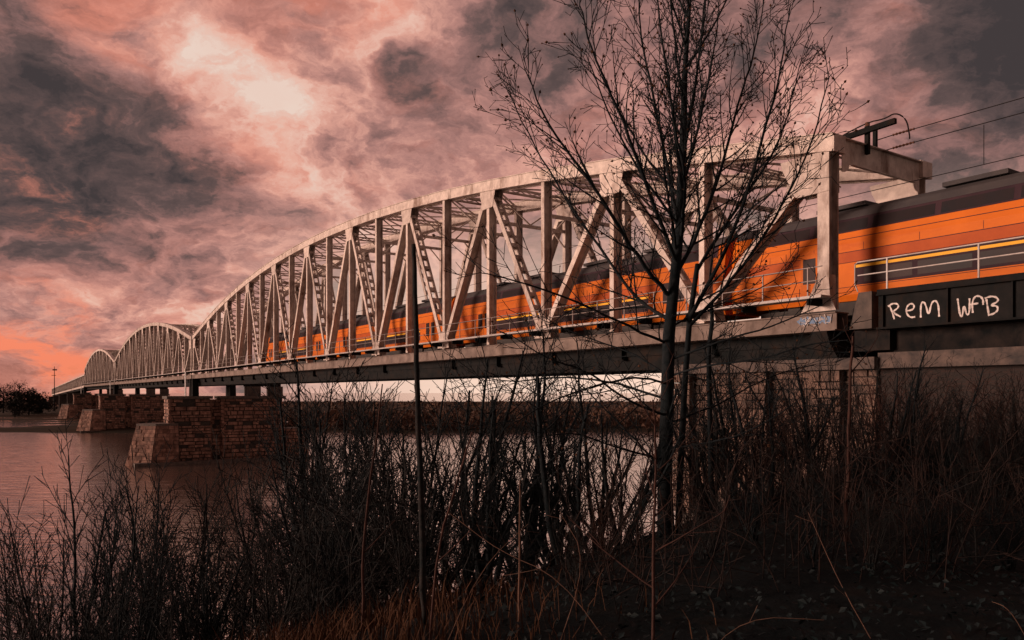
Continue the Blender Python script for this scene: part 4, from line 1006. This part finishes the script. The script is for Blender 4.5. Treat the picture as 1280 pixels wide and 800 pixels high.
# thicket: the interwoven mass of twigs on the bank between the shrubs
def thicket():
    g = Grow(61, sides=(4, 3, 3), minr=.0058); R = g.r
    spec = [dict(wob=.11, up=.02, seg=.3, dens=2.4, angle=40, ratio=.42, start=.2, taper=.25), dict(wob=.12, up=.02, seg=.18, dens=2.6, angle=42, ratio=.4, start=.2, taper=.4), dict(wob=.1, up=0, seg=.15, dens=0, angle=40, ratio=.4, start=.2)]
    for k in range(1000):
        px = R.uniform(-40, 720); zc = R.uniform(8, 24); x, y = at(px, zc); z = gh_xy(x, y)
        if z < .3: continue
        if px < 370 and EYE - z < 110 / F * zc + .8 + (px > 140) * .9 and R.random() < .9: continue
        if px < 350 and R.random() < .45: continue
        if px > 560 and R.random() < .85: continue
        t = math.radians(abs(R.gauss(0, 36))); a = R.uniform(0, 6.28); L = R.uniform(1.2, 3.9) * (1.15 if px > 350 else .8) * min(1, (zc - 3.5) / 10)
        g.branch(Vector((x, y, z - .1)), Vector((math.sin(t) * math.cos(a), math.sin(t) * math.sin(a), math.cos(t))), L, .004 * L + .004, 0, 2, spec)
    o = g.m.build('thicket', 'bark_grey', None, True); tag(o, 'tangled bare thicket covering the slope down to the water', 'thicket', kind='stuff'); print('thicket', len(g.m.f))
    g = Grow(62, sides=(4, 3, 3), minr=.005); R = g.r
    for k in range(620):
        px = R.uniform(700, 1340); zc = R.uniform(6.5, 23)
        if px < 840 and zc > 10.5: continue
        x, y = at(px, zc); z = gh_xy(x, y); s, d = sd(x, y)
        if d > 24.6: continue
        t = math.radians(abs(R.gauss(0, 32))); a = R.uniform(0, 6.28); L = R.uniform(.7, 2.2) * min(1, .35 + zc / 22)
        g.branch(Vector((x, y, z - .1)), Vector((math.sin(t) * math.cos(a), math.sin(t) * math.sin(a), math.cos(t))), L, .004 * L + .003, 0, 2, spec)
    o = g.m.build('bramble', 'bramble', None, True); tag(o, 'reddish bramble tangle in front of the abutment wall', 'bramble', kind='stuff'); print('bramble', len(g.m.f))
thicket()

# saplings close to the camera
def sapling(name, pts, r0, r1, mat, label, dens=1.6, maxlev=1, seed=1, ang=48, ratio=.22, start=.15, up=.0):
    B = Vector(pts[0]); B.z = gh_xy(B.x, B.y); root = empty(name, B); g = Grow(seed, sides=(8, 5, 4, 3), minr=.0025)
    sp = [dict(wob=.05, up=up, seg=.15, dens=dens, angle=ang, ratio=ratio, start=start), dict(wob=.08, up=.02, seg=.08, dens=4, angle=40, ratio=.4, start=.2), dict(wob=.08, up=.02, seg=.06, dens=0, angle=40, ratio=.4, start=.2)]
    p = [Vector(q) for q in pts]; p[0] = Vector((p[0].x, p[0].y, B.z - .12)); g.limb(p, r0, r1, 0, maxlev, sp)
    o = g.m.build('stem', mat, None, True); o.parent = root; o.matrix_parent_inverse = Matrix.Translation(-B); tag(root, label, 'sapling'); return root
sapling('bare_sapling', [px3(530, 800, 7.0), px3(528, 650, 7.0), px3(521, 470, 7.0), px3(517, 305, 7.0)], .033, .019, 'bark_grey', 'straight thin pole of a sapling standing in front of the truss', .25, 1, 1, 50, .1)
sapling('bare_sapling', [px3(816, 800, 5.2), px3(817, 720, 5.2), px3(818, 640, 5.2), px3(820, 560, 5.2), px3(816, 500, 5.25)], .014, .005, 'bark_red', 'thin reddish sapling with side twigs below the big tree', 5, 2, 9, 55, .35)
sapling('bare_sapling', [px3(1058, 800, 9.5), px3(1056, 650, 9.5), px3(1062, 520, 9.5), px3(1066, 420, 9.5)], .036, .012, 'bark_red', 'slim reddish brown sapling right of the abutment pilasters', 1.2, 2, 13, 40, .3)
sapling('bare_sapling', [px3(455, 800, 6.4), px3(452, 700, 6.4), px3(466, 580, 6.4), px3(478, 480, 6.4)], .015, .005, 'bark_red', 'thin curved reddish sapling left of the straight pole', 1.0, 1, 17, 40, .25)
sapling('bare_sapling', [px3(536, 800, 6.0), px3(545, 690, 6.0), px3(572, 600, 6.0), px3(590, 540, 6.0)], .013, .005, 'bark_red', 'leaning reddish sapling starting at the foot of the straight pole', 1.2, 1, 19, 40, .25)
sapling('bare_sapling', [px3(648, 800, 6.2), px3(650, 700, 6.2), px3(650, 600, 6.2)], .013, .005, 'bark_straw', 'thin pale upright sapling midway between pole and big tree', .6, 1, 23, 40, .2)
sapling('bare_sapling', [px3(892, 690, 13.0), px3(888, 560, 13.0), px3(886, 460, 13.0), px3(890, 380, 13.0)], .06, .03, 'bark_dark', 'dark slim tree stem just right of the big trunk', 1.2, 2, 29, 45, .3)
sapling('bare_sapling', [px3(700, 690, 12.0), px3(684, 620, 12.0), px3(672, 540, 12.0), px3(672, 470, 12.0)], .07, .02, 'bark_dark', 'dark crooked stem on the crest left of the big tree', 3.0, 2, 31, 45, .4)
sapling('bare_sapling', [px3(724, 690, 12.4), px3(722, 640, 12.4), px3(724, 560, 12.4), px3(735, 505, 12.4)], .055, .015, 'bark_dark', 'dark forked stem nearest the big tree on its left', 3.0, 2, 37, 45, .45)
def cane(pl, label, r=.0042, mat='bark_straw'):
    g = Grow(7, sides=(5, 3), minr=.002); pts = [px3(*p) for p in pl]; gz = gh_xy(pts[0].x, pts[0].y); pts[0].z = gz - .03
    g.limb(pts, r, r * .4, 0, 1, [dict(wob=.05, up=.02, seg=.1, dens=1.4, angle=45, ratio=.2, start=.3), dict(wob=.06, up=.02, seg=.06, dens=0, angle=40, ratio=.3, start=.2)])
    o = g.m.build('dry_cane', mat, None, True); tag(o, label, 'cane', 'dry canes near the camera')
cane([(780, 790, 5.5), (700, 720, 5.6), (625, 690, 5.8), (560, 640, 6.0)], 'pale dry cane leaning left across the dark slope at bottom centre')
cane([(540, 770, 5.4), (600, 710, 5.6), (660, 655, 5.8)], 'pale dry cane leaning right from the foot of the pole')
cane([(690, 800, 5.6), (735, 700, 5.8), (700, 640, 6.0)], 'thin bent cane left of the reddish sapling')
cane([(870, 800, 5.4), (930, 770, 5.2), (1030, 775, 5.1)], 'arched dry cane low at the bottom right of centre')
cane([(1090, 800, 5.6), (1050, 730, 5.8), (1010, 640, 6.2)], 'straight pale cane at lower right leaning left')
cane([(1290, 790, 5.3), (1262, 760, 5.3), (1240, 752, 5.4)], 'short pale cane in the bottom right corner')

# dry grass and ivy on the ground near the camera
def ground_cover():
    R = random.Random(99); m = MB()
    for k in range(5200):
        zc = 4.6 + 9 * R.random() ** 1.6; px = R.gauss(400, 150); x, y = at(px, zc); z = gh_xy(x, y); h = R.uniform(.10, .42); a = R.uniform(0, 6.28); le = R.uniform(.1, .5); w = R.uniform(.003, .006)
        dx, dy = math.cos(a), math.sin(a); b = len(m.v)
        m.v += [(x - dy * w, y + dx * w, z - .02), (x + dy * w, y - dx * w, z - .02), (x + dx * h * le * .5 + dy * w, y + dy * h * le * .5 - dx * w, z + h * .6), (x + dx * h * le * .5 - dy * w, y + dy * h * le * .5 + dx * w, z + h * .6), (x + dx * h * le * 1.4, y + dy * h * le * 1.4, z + h * .95)]
        m.f += [(b, b + 1, b + 2, b + 3), (b + 3, b + 2, b + 4)]
    tag(m.build('dry_grass', 'dry_leaf'), 'dry brown grass on the bank in the foreground', 'grass', kind='stuff')
    m = MB()
    for k in range(6000):
        zc = 4.6 + 14 * R.random() ** 1.5; px = R.uniform(560, 1360); x, y = at(px, zc); z = gh_xy(x, y) + R.uniform(0, .35) * R.random(); s = R.uniform(.015, .04)
        n = Vector((R.gauss(0, .6), R.gauss(0, .6) - .3, 1)).normalized(); u = n.orthogonal().normalized(); u.rotate(Matrix.Rotation(R.uniform(0, 6.28), 3, n)); v = n.cross(u); p = Vector((x, y, z)); b = len(m.v)
        m.v += [tuple(p - u * s), tuple(p + v * s * .7 + n * s * .2), tuple(p + u * s * 1.1), tuple(p - v * s * .7 + n * s * .2)]; m.f.append((b, b + 1, b + 2, b + 3))
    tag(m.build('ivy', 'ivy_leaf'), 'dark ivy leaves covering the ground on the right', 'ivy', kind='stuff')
ground_cover()

# ------------------------------------------------------------------ far bank: wood, trees, mast
def far_wood():
    R = random.Random(15); m = MB()
    def crown(x, y, z, rx, h):
        for k in range(int(26 * max(.6, h / 8))):
            a = R.uniform(0, 6.28); u = R.random() ** .5; zz = z + h * R.uniform(.05, 1); w = rx * (1 - .55 * (zz - z) / h) * u; p = Vector((x + w * math.cos(a), y + w * math.sin(a), zz)); s = R.uniform(.35, 1.0)
            b = len(m.v)
            for j in range(3): m.v.append(tuple(p + Vector((R.gauss(0, s), R.gauss(0, s), R.gauss(0, s * 1.1)))))
            m.f.append((b, b + 1, b + 2))
    for k in range(1500):
        x = R.uniform(-75, 150); y = shore(x) + R.uniform(5, 26) + 90 * R.random() ** 2.2
        crown(x, y, far_h(x, y) - .3, R.uniform(1.6, 3.4), R.uniform(4.0, 9.4) * (1 + .0022 * (y - 230)) * (.50 + .34 * mnoise.noise(Vector((x * .03, 9, 0)))))
    for k in range(900):
        x = R.uniform(-620, 420); y = R.uniform(480, 700)
        crown(x, y, far_h(x, y) - .3, R.uniform(3, 6), R.uniform(2.0, 4.6) * (.8 + .5 * mnoise.noise(Vector((x * .012, 3, 0)))))
    tag(m.build('far_wood', 'far_wood'), 'low bare wood along the far bank seen under the bridge', 'wood', kind='stuff')
far_wood()
def far_tree(px, zc, top_py, rx, label, airy=False, seed=1):
    R = random.Random(seed); x, y = at(px, zc); z = far_h(x, y); H = EYE + (490 - top_py) / F * zc - z
    root = empty('far_tree', (x, y, z))
    m = MB(); m.tube([(0, 0, -.3), (.2, 0, H * .4), (.1, .2, H * .8)], [H * .025, H * .018, H * .006], 7)
    for k in range(10):
        a = R.uniform(0, 6.28); t = R.uniform(.2, .7); m.tube([(.1, 0, H * t), (rx * .45 * math.cos(a), rx * .45 * math.sin(a), H * (t + .12)), (rx * .8 * math.cos(a), rx * .8 * math.sin(a), H * (t + .25))], [H * .009, H * .006, H * .002], 5)
    m.build('trunk', 'far_tree', root)
    m = MB(); n = 1500 if airy else 3200
    lobes = [(R.gauss(0, .45) * rx, R.gauss(0, .45) * rx, H * (R.uniform(.3, .82) if airy else R.uniform(.12, .80)), R.uniform(.28, .5) * rx) for _ in range(22)]
    for k in range(n):
        l = R.choice(lobes); v = Vector((R.gauss(0, 1), R.gauss(0, 1), R.gauss(0, 1))).normalized() * l[3] * R.random() ** .4
        p = Vector(l[:3]) + v; s = R.uniform(.12, .34) * (.8 if airy else 1.25); b = len(m.v)
        for j in range(3): m.v.append(tuple(p + Vector((R.gauss(0, s), R.gauss(0, s), R.gauss(0, s)))))
        m.f.append((b, b + 1, b + 2))
    m.build('crown', 'far_tree', root); tag(root, label, 'tree', 'trees on the far left bank')
far_tree(4, 400, 474, 6.5, 'bare airy tree at the far left edge on the far bank', True, 1)
far_tree(24, 415, 471, 6.0, 'tall airy tree on the far bank, just left of the dark round tree', True, 2)
far_tree(36, 372, 481, 7.5, 'dark round tree on the far bank near the end of the bridge', False, 3)
far_tree(18, 365, 486, 6.0, 'dark low round tree on the far bank, left of the larger round one', False, 4)
far_tree(50, 390, 489, 5.5, 'small dark tree nearest the far end of the bridge', False, 5)
far_tree(-12, 372, 482, 6.5, 'dark round tree cut by the left edge on the far bank', False, 6)
x, y = at(68, 430); z = far_h(x, y); r_ = empty('mast', (x, y, z)); H = EYE + (490 - 458) / F * 430 - z
m = MB(); m.tube([(0, 0, -.5), (0, 0, H)], [.32, .14], 8); m.build('pole', 'steel_dark', r_)
m = MB(); m.box(-.9, 1.3, -.35, .35, H - 2.3, H - 1.6); m.build('lamp_head', 'steel_dark', r_)
m = MB(); m.box(-1.6, .9, -.1, .1, H - 5.2, H - 4.9); m.build('crossarm', 'steel_dark', r_)
tag(r_, 'thin dark mast rising behind the far end of the bridge', 'mast')
